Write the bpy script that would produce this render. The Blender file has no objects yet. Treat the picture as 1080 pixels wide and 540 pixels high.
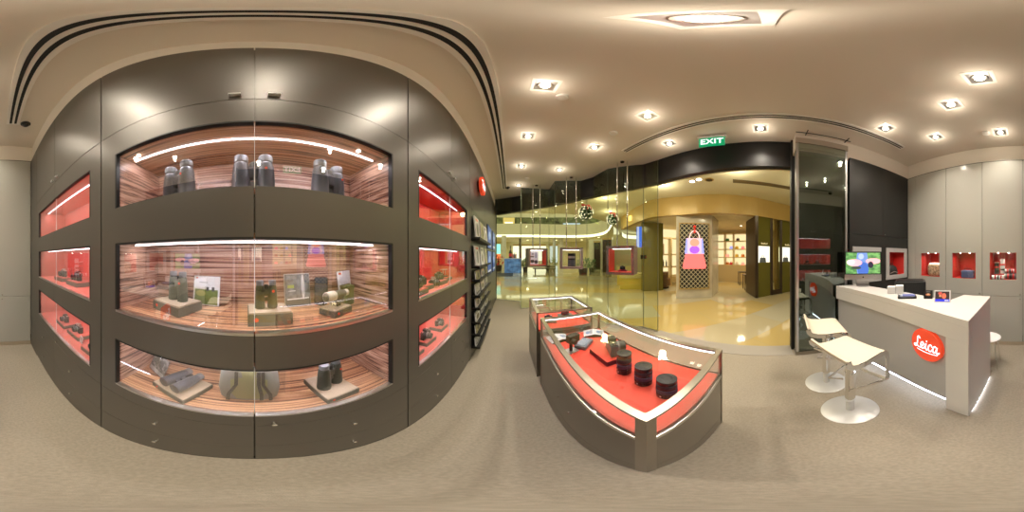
import bpy, bmesh, math, random
from math import sin, cos, tan, pi, radians as R, sqrt, atan2
from mathutils import Vector, Matrix
random.seed(7)
SC = bpy.context.scene
COL = SC.collection
H = 1.45          # eye height
CZ = 3.37         # ceiling height

# ------------------------------------------------------------------ survey helper
def at(u, v, z):
    """point at height z seen at panorama pixel (u, v)"""
    th = R((u - 538.5) / 3); el = R((270 - v) / 3)
    d = (z - H) / tan(el)
    return Vector((d * sin(th), d * cos(th), z))

# ------------------------------------------------------------------ materials
MATS = {}
def nodes(name):
    m = bpy.data.materials.new(name); m.use_nodes = True
    nt = m.node_tree
    b = nt.nodes['Principled BSDF']
    return m, nt, b
def pbr(name, col, rough=.5, metal=0., spec=.5, emit=None, es=0., noise=0., nscale=20., bump=0., bscale=200., coat=0., stretch=None, alpha=1.):
    if name in MATS: return MATS[name]
    m, nt, b = nodes(name)
    c = (*col, 1) if len(col) == 3 else col
    b.inputs['Base Color'].default_value = c
    b.inputs['Roughness'].default_value = rough
    b.inputs['Metallic'].default_value = metal
    b.inputs['Specular IOR Level'].default_value = spec
    if coat: b.inputs['Coat Weight'].default_value = coat; b.inputs['Coat Roughness'].default_value = .08
    if emit:
        b.inputs['Emission Color'].default_value = (*emit, 1); b.inputs['Emission Strength'].default_value = es
    if noise or bump or stretch:
        tc = nt.nodes.new('ShaderNodeTexCoord'); mp = nt.nodes.new('ShaderNodeMapping')
        nt.links.new(tc.outputs['Object'], mp.inputs['Vector'])
        if stretch: mp.inputs['Scale'].default_value = stretch
    if noise:
        n = nt.nodes.new('ShaderNodeTexNoise'); n.inputs['Scale'].default_value = nscale; n.inputs['Detail'].default_value = 5
        nt.links.new(mp.outputs[0], n.inputs['Vector'])
        r = nt.nodes.new('ShaderNodeValToRGB')
        r.color_ramp.elements[0].position = .3; r.color_ramp.elements[1].position = .7
        r.color_ramp.elements[0].color = (*[max(0, x * (1 - noise)) for x in col], 1)
        r.color_ramp.elements[1].color = (*[min(1, x * (1 + noise)) for x in col], 1)
        nt.links.new(n.outputs['Fac'], r.inputs['Fac']); nt.links.new(r.outputs['Color'], b.inputs['Base Color'])
    if bump:
        n = nt.nodes.new('ShaderNodeTexNoise'); n.inputs['Scale'].default_value = bscale; n.inputs['Detail'].default_value = 3
        nt.links.new(mp.outputs[0], n.inputs['Vector'])
        bp = nt.nodes.new('ShaderNodeBump'); bp.inputs['Strength'].default_value = bump; bp.inputs['Distance'].default_value = .01
        nt.links.new(n.outputs['Fac'], bp.inputs['Height']); nt.links.new(bp.outputs[0], b.inputs['Normal'])
    MATS[name] = m
    return m
def emis(name, col, s):
    if name in MATS: return MATS[name]
    m = bpy.data.materials.new(name); m.use_nodes = True; nt = m.node_tree; nt.nodes.clear()
    e = nt.nodes.new('ShaderNodeEmission'); e.inputs[0].default_value = (*col, 1); e.inputs[1].default_value = s
    o = nt.nodes.new('ShaderNodeOutputMaterial'); nt.links.new(e.outputs[0], o.inputs[0])
    MATS[name] = m; return m
def glass(name, tint=(1, 1, 1), ior=1.5, boost=1., base=0., gcol=(1, 1, 1)):
    if name in MATS: return MATS[name]
    m = bpy.data.materials.new(name); m.use_nodes = True; nt = m.node_tree; nt.nodes.clear()
    t = nt.nodes.new('ShaderNodeBsdfTransparent'); t.inputs[0].default_value = (*tint, 1)
    g = nt.nodes.new('ShaderNodeBsdfGlossy'); g.inputs['Roughness'].default_value = 0.0; g.inputs[0].default_value = (*gcol, 1)
    ge = nt.nodes.new('ShaderNodeNewGeometry'); dp = nt.nodes.new('ShaderNodeVectorMath'); dp.operation = 'DOT_PRODUCT'
    nt.links.new(ge.outputs['Normal'], dp.inputs[0]); nt.links.new(ge.outputs['Incoming'], dp.inputs[1])
    def mth(op, a, b=None):
        n = nt.nodes.new('ShaderNodeMath'); n.operation = op
        for i, x in enumerate((a, b)):
            if x is None: continue
            if isinstance(x, (int, float)): n.inputs[i].default_value = x
            else: nt.links.new(x, n.inputs[i])
        return n.outputs[0]
    r0 = ((ior - 1) / (ior + 1)) ** 2
    sch = mth('ADD', mth('MULTIPLY', mth('POWER', mth('SUBTRACT', 1., mth('ABSOLUTE', dp.outputs['Value'])), 5.), 1 - r0), r0)
    ma = nt.nodes.new('ShaderNodeMath'); ma.operation = 'MULTIPLY_ADD'; ma.use_clamp = True
    ma.inputs[1].default_value = boost; ma.inputs[2].default_value = base
    nt.links.new(sch, ma.inputs[0])
    mx = nt.nodes.new('ShaderNodeMixShader'); o = nt.nodes.new('ShaderNodeOutputMaterial')
    nt.links.new(ma.outputs[0], mx.inputs[0]); nt.links.new(t.outputs[0], mx.inputs[1]); nt.links.new(g.outputs[0], mx.inputs[2])
    nt.links.new(mx.outputs[0], o.inputs[0]); MATS[name] = m; return m
def picture(name, base, shapes, es=0., rough=.35, lattice=None):
    """printed picture on a panel's UV square; shapes = ('e'|'r', cx, cy, rx, ry, colour)"""
    if name in MATS: return MATS[name]
    m, nt, b = nodes(name); L = nt.links.new
    uv = nt.nodes.new('ShaderNodeTexCoord'); sp = nt.nodes.new('ShaderNodeSeparateXYZ'); L(uv.outputs['UV'], sp.inputs[0])
    def math_(op, a, c=None, clamp=False):
        n = nt.nodes.new('ShaderNodeMath'); n.operation = op; n.use_clamp = clamp
        for i, x in enumerate((a, c)):
            if x is None: continue
            if isinstance(x, (int, float)): n.inputs[i].default_value = x
            else: L(x, n.inputs[i])
        return n.outputs[0]
    def mix(f, a, c):
        n = nt.nodes.new('ShaderNodeMix'); n.data_type = 'RGBA'
        L(f, n.inputs[0])
        if isinstance(a, tuple): n.inputs[6].default_value = (*a, 1)
        else: L(a, n.inputs[6])
        if isinstance(c, tuple): n.inputs[7].default_value = (*c, 1)
        else: L(c, n.inputs[7])
        return n.outputs[2]
    X, Y = sp.outputs[0], sp.outputs[1]
    cur = base
    if isinstance(base, list):      # mottled pair
        n = nt.nodes.new('ShaderNodeTexNoise'); n.inputs['Scale'].default_value = 6; L(uv.outputs['UV'], n.inputs['Vector'])
        cur = mix(math_('MULTIPLY_ADD', math_('SUBTRACT', n.outputs['Fac'], .5), 6, True) if False else math_('ADD', math_('MULTIPLY', math_('SUBTRACT', n.outputs['Fac'], .5), 4), .5, True), base[0], base[1])
    if lattice:
        nx, ny, ca, cb = lattice
        a = math_('ADD', math_('MULTIPLY', X, nx), math_('MULTIPLY', Y, ny)); c = math_('SUBTRACT', math_('MULTIPLY', X, nx), math_('MULTIPLY', Y, ny))
        fa = math_('ABSOLUTE', math_('SUBTRACT', math_('FRACT', a), .5)); fc = math_('ABSOLUTE', math_('SUBTRACT', math_('FRACT', c), .5))
        f = math_('GREATER_THAN', math_('MAXIMUM', fa, fc), .41)
        cur = mix(f, ca, cb)
    for (k, cx, cy, rx, ry, col) in shapes:
        dx = math_('DIVIDE', math_('SUBTRACT', X, cx), rx); dy = math_('DIVIDE', math_('SUBTRACT', Y, cy), ry)
        if k == 'e': q = math_('ADD', math_('MULTIPLY', dx, dx), math_('MULTIPLY', dy, dy))
        else: q = math_('MAXIMUM', math_('ABSOLUTE', dx), math_('ABSOLUTE', dy))
        f = math_('LESS_THAN', q, 1.0)
        cur = mix(f, cur, col)
    if isinstance(cur, tuple):
        b.inputs['Base Color'].default_value = (*cur, 1); b.inputs['Emission Color'].default_value = (*cur, 1)
    else:
        L(cur, b.inputs['Base Color'])
        if es: L(cur, b.inputs['Emission Color'])
    b.inputs['Roughness'].default_value = rough; b.inputs['Emission Strength'].default_value = es
    MATS[name] = m; return m

bronze = pbr('bronze_lacquer', (.135, .123, .105), rough=.38, metal=.45, spec=.5)
bronze_dark = pbr('charcoal_lacquer', (.022, .022, .021), rough=.35)
black = pbr('black_gasket', (.01, .01, .01), rough=.5)
steel = pbr('brushed_steel', (.36, .325, .275), rough=.3, metal=1., bump=.05, bscale=120, stretch=(1, 1, 12))
chrome = pbr('chrome', (.85, .84, .82), rough=.06, metal=1.)
satin = pbr('satin_steel', (.66, .65, .62), rough=.28, metal=1.)
alu = pbr('aluminium', (.62, .62, .62), rough=.3, metal=.9)
ceil_m = pbr('warm_ceiling_paint', (.80, .74, .655), rough=.8)
trim_m = pbr('white_trim', (.92, .89, .84), rough=.5)
carpet = pbr('beige_carpet', (.325, .285, .225), rough=.95, noise=.11, nscale=70, bump=.25, bscale=350, spec=.1)
white_lac = pbr('pale_grey_lacquer', (.48, .47, .42), rough=.2)
solid_white = pbr('white_solid_surface', (.74, .72, .69), rough=.22)
grey_panel = pbr('silver_grey_panel', (.50, .49, .485), rough=.25)
red_felt = pbr('red_lining', (.62, .035, .025), rough=.7)
red_pale = pbr('coral_lining', (.70, .13, .10), rough=.6)
red_floor = pbr('bright_red_deck', (.80, .075, .045), rough=.55)
rubber = pbr('black_rubber', (.022, .023, .024), rough=.45)
rubber2 = pbr('grey_black_armour', (.085, .09, .11), rough=.35)
olive = pbr('olive_grey_card', (.13, .13, .10), rough=.5)
pale_top = pbr('pale_wood_top', (.62, .50, .38), rough=.5)
cream_m = pbr('cream_enamel', (.78, .72, .6), rough=.3)
paper = pbr('white_paper', (.8, .8, .8), rough=.6)
seat_m = pbr('cream_leather', (.78, .70, .56), rough=.4)
leafm = pbr('dark_green_leaf', (.03, .09, .02), rough=.5)
leafm2 = pbr('mid_green_leaf', (.09, .2, .04), rough=.5)
redpl = pbr('red_ribbon', (.6, .01, .015), rough=.35)
orange_em = pbr('orange_red_logo', (.80, .07, .025), rough=.25, emit=(1., .09, .03), es=.35)
lit_white = emis('lit_white', (1, 1, 1), 1.4)
led = emis('cool_white_led', (.97, .94, 1.), 5.)
led_desk = emis('blue_white_led', (.80, .85, 1.), 9.)
led_case = emis('white_case_led', (1., .95, .97), 4.5)
lamp_em = emis('warm_halogen', (1., .88, .70), 14.)
lamp_far = emis('mall_lamp', (1., .9, .7), 8.)
mall_cream = pbr('cream_plaster', (.72, .68, .50), rough=.7)
mall_gold = pbr('gold_band', (.52, .36, .12), rough=.4, metal=.1)
mall_stone = pbr('grey_marble', (.62, .57, .47), rough=.15, noise=.15, nscale=2)
olive_green = pbr('olive_glass', (.15, .14, .025), rough=.12, metal=.2)
brown_dark = pbr('dark_bronze', (.045, .03, .018), rough=.3, metal=.3)
yellow_box = pbr('yellow_gold_counter', (.62, .5, .10), rough=.25)
shelf_gold = pbr('champagne_shelf', (.6, .45, .22), rough=.35, metal=.2)
glass_case = glass('clear_case_glass', ior=1.5, boost=1.)
glass_cab = glass('cabinet_glass', ior=1.55, boost=1.2, base=.085)
glass_front = glass('green_tinted_glass', tint=(.90, .93, .80), ior=1.5, boost=.8)
glass_stack = glass('dark_stacked_glass', tint=(.62, .66, .6), ior=1.6, boost=1.5, base=.10, gcol=(.82, .92, .88))
acrylic = glass('clear_acrylic', tint=(.95, .95, .97), ior=1.5, boost=1.)

def wood_mat(name, scale, light=(.70, .47, .36), mid=(.44, .21, .14)):
    m, nt, b = nodes(name); L = nt.links.new
    tc = nt.nodes.new('ShaderNodeTexCoord'); mp = nt.nodes.new('ShaderNodeMapping'); mp.inputs['Scale'].default_value = scale
    L(tc.outputs['Object'], mp.inputs['Vector'])
    n = nt.nodes.new('ShaderNodeTexNoise'); n.inputs['Scale'].default_value = 1.; n.inputs['Detail'].default_value = 6; n.inputs['Roughness'].default_value = .65
    L(mp.outputs[0], n.inputs['Vector'])
    r = nt.nodes.new('ShaderNodeValToRGB'); cr = r.color_ramp
    cr.elements[0].position = .40; cr.elements[0].color = (.10, .035, .025, 1)
    cr.elements[1].position = .58; cr.elements[1].color = (*light, 1)
    e = cr.elements.new(.47); e.color = (*mid, 1)
    L(n.outputs['Fac'], r.inputs['Fac']); L(r.outputs[0], b.inputs['Base Color']); b.inputs['Roughness'].default_value = .35
    return m
zebra = wood_mat('zebrano_back', (5, 1.2, 95))
zebra_floor = wood_mat('zebrano_floor', (95, 1.2, 1), (.78, .46, .27), (.5, .22, .11))

def tile_mat():
    m, nt, b = nodes('polished_mall_tile'); L = nt.links.new
    tc = nt.nodes.new('ShaderNodeTexCoord'); mp = nt.nodes.new('ShaderNodeMapping'); mp.inputs['Scale'].default_value = (1, 1, 1)
    mp.inputs['Rotation'].default_value = (0, 0, R(38))
    L(tc.outputs['Object'], mp.inputs['Vector'])
    br = nt.nodes.new('ShaderNodeTexBrick'); br.inputs['Scale'].default_value = 1.; br.inputs['Brick Width'].default_value = 1.9; br.inputs['Row Height'].default_value = .9
    br.inputs['Color1'].default_value = (.50, .37, .13, 1); br.inputs['Color2'].default_value = (.44, .42, .33, 1); br.inputs['Mortar'].default_value = (.40, .35, .2, 1)
    br.inputs['Mortar Size'].default_value = .004; br.inputs['Bias'].default_value = 0.
    L(mp.outputs[0], br.inputs['Vector']); L(br.outputs['Color'], b.inputs['Base Color'])
    b.inputs['Roughness'].default_value = .07; b.inputs['Specular IOR Level'].default_value = .8
    return m
mall_tile = tile_mat()

# ------------------------------------------------------------------ mesh builder
WM = {}
class B:
    def __init__(s): s.bm = bmesh.new(); s.uv = None
    def _q(s, *pts):
        vs = [s.bm.verts.new(p) for p in pts]
        return s.bm.faces.new(vs)
    def box(s, x0, x1, y0, y1, z0, z1, T=None):
        g = bmesh.ops.create_cube(s.bm, size=1)
        M = Matrix.Translation(((x0 + x1) / 2, (y0 + y1) / 2, (z0 + z1) / 2)) @ Matrix.Diagonal((abs(x1 - x0), abs(y1 - y0), abs(z1 - z0), 1))
        if T is not None: M = T @ M
        bmesh.ops.transform(s.bm, matrix=M, verts=g['verts']); return s
    def cyl(s, c, r, h, axis='z', n=24, r2=None, T=None):
        g = bmesh.ops.create_cone(s.bm, cap_ends=True, segments=n, radius1=r, radius2=r if r2 is None else r2, depth=h)
        M = Matrix.Translation(c)
        if axis == 'x': M = M @ Matrix.Rotation(pi / 2, 4, 'Y')
        if axis == 'y': M = M @ Matrix.Rotation(-pi / 2, 4, 'X')
        M = M @ Matrix.Translation((0, 0, 0))
        if T is not None: M = T @ M
        bmesh.ops.transform(s.bm, matrix=M, verts=g['verts']); return s
    def lathe(s, prof, c=(0, 0, 0), n=28, T=None):
        rings = []
        M = Matrix.Translation(c) if T is None else T @ Matrix.Translation(c)
        for (r, z) in prof:
            rings.append([s.bm.verts.new(M @ Vector((max(r, 1e-4) * cos(2 * pi * i / n), max(r, 1e-4) * sin(2 * pi * i / n), z))) for i in range(n)])
        for a, b in zip(rings, rings[1:]):
            for i in range(n): s.bm.faces.new((a[i], a[(i + 1) % n], b[(i + 1) % n], b[i]))
        s.bm.faces.new(rings[0][::-1]); s.bm.faces.new(rings[-1]); return s
    def prism(s, poly, z0, z1, T=None):
        M = T or Matrix.Identity(4)
        a = [s.bm.verts.new(M @ Vector((x, y, z0))) for x, y in poly]; b = [s.bm.verts.new(M @ Vector((x, y, z1))) for x, y in poly]
        n = len(poly)
        s.bm.faces.new(a[::-1]); s.bm.faces.new(b)
        for i in range(n): s.bm.faces.new((a[i], a[(i + 1) % n], b[(i + 1) % n], b[i]))
        return s
    def tube(s, pts, r, n=8, closed=False):
        pts = [Vector(p) for p in pts]; rings = []
        N = len(pts)
        for i, p in enumerate(pts):
            a = pts[(i - 1) % N] if closed else pts[max(i - 1, 0)]; b = pts[(i + 1) % N] if closed else pts[min(i + 1, N - 1)]
            t = (b - a).normalized(); up = Vector((0, 0, 1)) if abs(t.z) < .9 else Vector((1, 0, 0))
            x = t.cross(up).normalized(); y = t.cross(x)
            rr = r[i] if isinstance(r, (list, tuple)) else r
            rings.append([s.bm.verts.new(p + x * rr * cos(2 * pi * k / n) + y * rr * sin(2 * pi * k / n)) for k in range(n)])
        prs = list(zip(rings, rings[1:])) + ([(rings[-1], rings[0])] if closed else [])
        for a, b in prs:
            for k in range(n): s.bm.faces.new((a[k], a[(k + 1) % n], b[(k + 1) % n], b[k]))
        if not closed: s.bm.faces.new(rings[0][::-1]); s.bm.faces.new(rings[-1])
        return s
    def band(s, pts, wid, thick, side):
        """flat bar following pts; wid along vector side, thickness perpendicular"""
        pts = [Vector(p) for p in pts]; side = Vector(side).normalized(); N = len(pts); R_ = []
        for i, p in enumerate(pts):
            t = (pts[min(i + 1, N - 1)] - pts[max(i - 1, 0)]).normalized(); nrm = t.cross(side).normalized()
            R_.append([s.bm.verts.new(p + side * a * wid / 2 + nrm * b * thick / 2) for a, b in ((-1, -1), (1, -1), (1, 1), (-1, 1))])
        for a, b in zip(R_, R_[1:]):
            for k in range(4): s.bm.faces.new((a[k], a[(k + 1) % 4], b[(k + 1) % 4], b[k]))
        s.bm.faces.new(R_[0][::-1]); s.bm.faces.new(R_[-1]); return s
    def ball(s, c, r, T=None, sub=2, sc=(1, 1, 1)):
        g = bmesh.ops.create_icosphere(s.bm, subdivisions=sub, radius=r)
        M = Matrix.Translation(c) @ Matrix.Diagonal((*sc, 1))
        if T is not None: M = T @ M
        bmesh.ops.transform(s.bm, matrix=M, verts=g['verts']); return s
    def quad(s, a, b, c, d, thick=.0015):
        """picture face a,b,c,d (ccw, a=lower left) with UVs, on a thin board behind it"""
        uv = s.bm.loops.layers.uv.verify()
        a, b, c, d = map(Vector, (a, b, c, d)); n = (b - a).cross(d - a).normalized()
        f = s._q(a, b, c, d)
        for l, t in zip(f.loops, ((0, 0), (1, 0), (1, 1), (0, 1))): l[uv].uv = t
        o = -n * thick
        s._q(a + o, d + o, c + o, b + o); s._q(a, a + o, b + o, b); s._q(b, b + o, c + o, c); s._q(c, c + o, d + o, d); s._q(d, d + o, a + o, a)
        return s
    def build(s, name, mat, parent=None, local=False, smooth=False, bevel=0., T=None):
        me = bpy.data.meshes.new(name)
        if T is not None: bmesh.ops.transform(s.bm, matrix=T, verts=s.bm.verts)
        if parent is not None and not local:
            bmesh.ops.transform(s.bm, matrix=WM[parent.name].inverted(), verts=s.bm.verts)
        bmesh.ops.recalc_face_normals(s.bm, faces=s.bm.faces) if s.bm.loops.layers.uv.active is None else None
        s.bm.to_mesh(me); s.bm.free()
        me.materials.append(mat)
        o = bpy.data.objects.new(name, me); COL.objects.link(o)
        if parent is not None: o.parent = parent; WM[o.name] = WM[parent.name]
        else: WM[o.name] = Matrix.Identity(4)
        if smooth:
            for p in me.polygons: p.use_smooth = True
            try: me.set_sharp_from_angle(angle=R(35))
            except Exception: pass
        if bevel:
            bv = o.modifiers.new('bevel', 'BEVEL'); bv.width = bevel; bv.segments = 2; bv.limit_method = 'ANGLE'
        return o
def thing(name, label, cat, loc=(0, 0, 0), rz=0., group=None):
    o = bpy.data.objects.new(name, None); COL.objects.link(o); o.empty_display_size = .05
    o.location = loc; o.rotation_euler = (0, 0, rz); o['label'] = label; o['category'] = cat
    if group: o['group'] = group
    WM[o.name] = Matrix.Translation(loc) @ Matrix.Rotation(rz, 4, 'Z'); return o
def tag(o, label, cat, group=None):
    o['label'] = label; o['category'] = cat
    if group: o['group'] = group
    return o
def struct(o): o['kind'] = 'structure'; return o
def dup(root, loc, rz, label, group=None):
    def rec(o, parent):
        c = o.copy(); COL.objects.link(c); c.parent = parent
        for ch in kids[o.name]: rec(ch, c)
        return c
    kids = {}
    def walk(o):
        kids[o.name] = [c for c in KID.get(o.name, [])]
        for c in kids[o.name]: walk(c)
    KID = {}
    for o in COL.objects:
        if o.parent is not None: KID.setdefault(o.parent.name, []).append(o)
    walk(root); r = rec(root, None)
    r.location = loc; r.rotation_euler = (0, 0, rz); r['label'] = label
    if group: r['group'] = group
    WM[r.name] = Matrix.Translation(loc) @ Matrix.Rotation(rz, 4, 'Z'); return r
def spot(loc, w, col=(1, .90, .76), size=140, blend=1., r=.05, name='spot_light', rot=(0, 0, 0)):
    l = bpy.data.lights.new(name, 'SPOT'); l.energy = w; l.color = col; l.spot_size = R(size); l.spot_blend = blend; l.shadow_soft_size = r
    o = bpy.data.objects.new(name, l); o.location = loc; o.rotation_euler = rot; COL.objects.link(o); return o

def fill_point(loc, w, col=(1, .86, .68), r=.05):  # unseen point light, added as fill to brighten ceiling and walls
    l = bpy.data.lights.new('fill_light', 'POINT'); l.energy = w; l.color = col; l.shadow_soft_size = r
    o = bpy.data.objects.new('fill_light', l); o.location = loc; COL.objects.link(o); return o
def strip_light(loc, ln, w, col=(.97, .94, 1.), tilt=18):
    l = bpy.data.lights.new('strip_light', 'AREA'); l.shape = 'RECTANGLE'; l.size = .008; l.size_y = ln; l.energy = w; l.color = col
    o = bpy.data.objects.new('strip_light', l); o.location = loc; o.rotation_euler = (0, R(tilt), 0); COL.objects.link(o); return o
WX = -.475   # face of the left display wall
BY = -2.36   # face of the white wall
EX = 2.0     # face of the right dark wall
# ================================================================== SETTING
step = [(2.27, -.35), (2.26, 1.78), (2.22, 2.09), (1.82, 2.68), (1.75, 3.46), (1.04, 3.74), (1.04, 4.33), (.28, 4.3), (.30, 5.0), (-.48, 5.3)]
back_ = [(-.9, 5.3), (-.9, -2.8), (2.4, -2.8), (2.4, -.35)]
struct(B().prism(step + back_, -.05, .012).build('floor', carpet))
struct(B().box(-14, 20, -8, 34, -.12, -.051).build('floor_mall', mall_tile))
bpy.data.objects['floor_mall'].location.z = .05
struct(B().prism([(x, y) for x, y in step] + back_, CZ, CZ + .12).build('ceiling', ceil_m))
struct(B().box(2.05, 2.33, -.34, 1.78, .0125, .016).build('floor_threshold', pbr('grey_stone_strip', (.33, .30, .26), rough=.5)))
# plaster over the cabinets, outer walls
struct(B().box(-.90, -.50, -2.7, 5.3, 3.021, CZ).box(-.95, -.83, -2.7, 5.3, 0, 3.02).build('wall_west', ceil_m))
struct(B().box(-.9, 2.4, -2.78, -2.40, 3.021, CZ).box(-.9, 2.4, -2.82, -2.72, 0, 3.02).build('wall_south', ceil_m))
struct(B().box(2.035, 2.40, -2.72, -.36, 3.021, CZ).box(2.36, 2.42, -2.72, -.36, 0, 3.02).build('wall_east', ceil_m))
# dark fascia over the shop front (curved), dark soffit above the stepped glass line
fas = [(2.29, -.36), (2.28, .6), (2.28, 1.78), (2.16, 2.36), (1.95, 2.85), (1.45, 3.84), (.95, 4.42), (.3, 4.95), (-.5, 5.42)]
def offs(pl, d):
    out = []
    for i, p in enumerate(pl):
        a = Vector(pl[max(i - 1, 0)]); b = Vector(pl[min(i + 1, len(pl) - 1)]); t = (b - a).normalized()
        out.append((p[0] + t.y * d, p[1] - t.x * d))
    return out
fo = offs(fas, .10)
struct(B().prism(fas + fo[::-1], 2.86, 4.1).build('trim_fascia', pbr('black_fascia', (.016, .015, .015), rough=.42, spec=.35)))
struct(B().prism(offs(fas, .101) + offs(fas, .13)[::-1], 2.85, 3.52).build('trim_fascia_outer', mall_cream))
struct(B().prism(step[::-1] + [(1.0, -.35), (-.9, 5.4)][:0] + [(2.6, -.35), (2.6, 2.6), (2.2, 4.2), (1, 5.4), (-.5, 6.)][:5], 4.0, 4.05).build('ceiling_recess', bronze_dark))
# black edge line at the ceiling against the fascia and jamb
struct(B().box(2.20, 2.33, -.44, -.335, 0, CZ).build('trim_jamb', black))
struct(B().box(-.56, -.46, 5.28, 5.36, 0, CZ).build('trim_post', black))

# --- frameless glass shop front: each pane its own part
gf = thing('glass_shopfront', 'zigzag frameless glass shop front with thin green edges facing the mall', 'glass front', (1.8, 3, 0))
pl = step[1:]
for a, b in zip(pl, pl[1:]):
    a = Vector((*a, 0)); b = Vector((*b, 0)); t = (b - a).normalized(); n = Vector((t.y, -t.x, 0)) * .012
    a2 = a + t * .004; b2 = b - t * .004
    B().prism([tuple(p.xy) for p in (a2, b2, b2 + n, a2 + n)], .014, CZ - .003).build('glass_pane', glass_front, gf)
edge = pbr('glass_edge_green', (.10, .12, .07), rough=.3)
for (x, y) in pl[:-1]:
    B().box(x - .004, x + .004, y - .004, y + .004, .014, CZ - .002).build('pane_edge', edge, gf)
B().prism([(x - .015, y - .015) for x, y in pl] + [(x + .02, y + .02) for x, y in pl][::-1], .0125, .03).build('floor_channel', satin, gf)

# --- ceiling slots
def slot(name, x0, x1, y0, y1, label):
    t = thing(name, label, 'air vent', ((x0 + x1) / 2, (y0 + y1) / 2, CZ)); w = x1 - x0
    B().box(x0 - .018, x1 + .018, y0 - .02, y1 + .02, CZ - .012, CZ - .001).build('frame', trim_m, t)
    for k in range(2):
        a = x0 + w * (.14 + .48 * k); B().box(a, a + w * .24, y0, y1, CZ - .0145, CZ - .0122).build('slot', black, t)
slot('linear_diffuser', -.215, -.105, -1.80, 4.35, 'long twin-slot air diffuser in the ceiling beside the tall display wall')
slot('linear_diffuser', 1.61, 1.69, -1.80, 1.95, 'shorter twin-slot air diffuser in the ceiling before the entrance')
# --- downlights
def downlight(label):
    t = thing('downlight', label, 'ceiling light', (0, 0, CZ))
    f = B()
    for a in (-1, 1):
        f.box(a * .085 - .012, a * .085 + .012, -.097, .097, -.004, -.0005); f.box(-.073, .073, a * .085 - .012, a * .085 + .012, -.004, -.0005)
    f.build('trim_frame', trim_m, t, local=True)
    B().box(-.073, .073, -.073, .073, -.003, -.0008).build('reflector', alu, t, local=True)
    B().lathe([(.052, -.018), (.055, -.006), (.055, -.003)]).build('lamp_ring', satin, t, local=True, smooth=True)
    B().cyl((0, 0, -.0185), .034, .004).build('lamp', lamp_em, t, local=True)
    return t
DL = [((575, 90), 'above the far end of the long lens display case'), ((745, 20), 'directly above the near corner of the lens display case'),
      ((683, 122), 'midway between the lens case and the hanging display boxes'), ((557, 143), 'over the carpet beside the second, smaller display case'),
      ((627, 155), 'nearest the middle hanging display box'), ((706, 151), 'beside the shorter diffuser, left of the exit sign'),
      ((802, 135), 'in front of the fascia, right of the exit sign'), ((934, 135), 'above the glass panel stack beside the diffuser'),
      ((987, 144), 'above the wall niche with the woven basket'), ((1003, 110), 'above the middle of the reception desk'),
      ((1033, 82), 'nearest one over the logo end of the reception desk'), ((1055, 139), 'above the niche with the striped tins'),
      ((550, 175), 'above the left hanging display box'), ((590, 178.5), 'between the left and middle hanging rods'), ((547, 195), 'farthest one, near the dome camera by the glass front')]
d0 = None; pw = []
for (uv, lab) in DL:
    p = at(uv[0], uv[1], CZ); L = 'square white recessed halogen downlight ' + lab
    if d0 is None:
        d0 = downlight(L); d0.location = p; WM[d0.name] = Matrix.Translation(p); d0['group'] = 'recessed shop downlights'
    else: dup(d0, p, 0, L, 'recessed shop downlights')
    e = 62
    if uv[0] == 745: e = 26
    spot(p + Vector((0, 0, -.03)), e, size=125, r=.03)
    fill_point(p + Vector((0, 0, -.10)), 1.4, r=.02)  # added fill hung under the lamp, lifts the ceiling brightness
# --- smoke detectors and domes
for i, (uv, lab) in enumerate([((593, 102), 'beside the halogen lamp over the lens case'), ((647, 140), 'over the space before the hanging boxes'), ((1040, 140), 'above the white wall cabinets'), ((556, 188), 'above the left hanging display box')]):
    p = at(*uv, CZ)
    o = B().lathe([(.02, -.03), (.045, -.026), (.055, -.008), (.055, -.0005)]).build('smoke_detector', trim_m, None, smooth=True)
    o.location = p; tag(o, 'small round white ceiling detector ' + lab, 'detector', 'ceiling detectors')
for uv, lab in (((27, 130.5), 'black dome security camera at the near end of the long ceiling slot'), ((535.5, 197.5), 'black dome security camera by the far end of the long ceiling slot')):
    p = at(*uv, CZ); t = thing('ceiling_camera', lab, 'camera', p, 0, 'dome cameras')
    B().lathe([(.05, -.02), (.058, -.012), (.058, -.0005)]).build('base', black, t, local=True, smooth=True)
    B().ball((0, 0, -.022), .042, sc=(1, 1, .9), sub=3).build('dome', pbr('smoked_dome', (.02, .02, .02), rough=.08), t, local=True, smooth=True)

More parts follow.
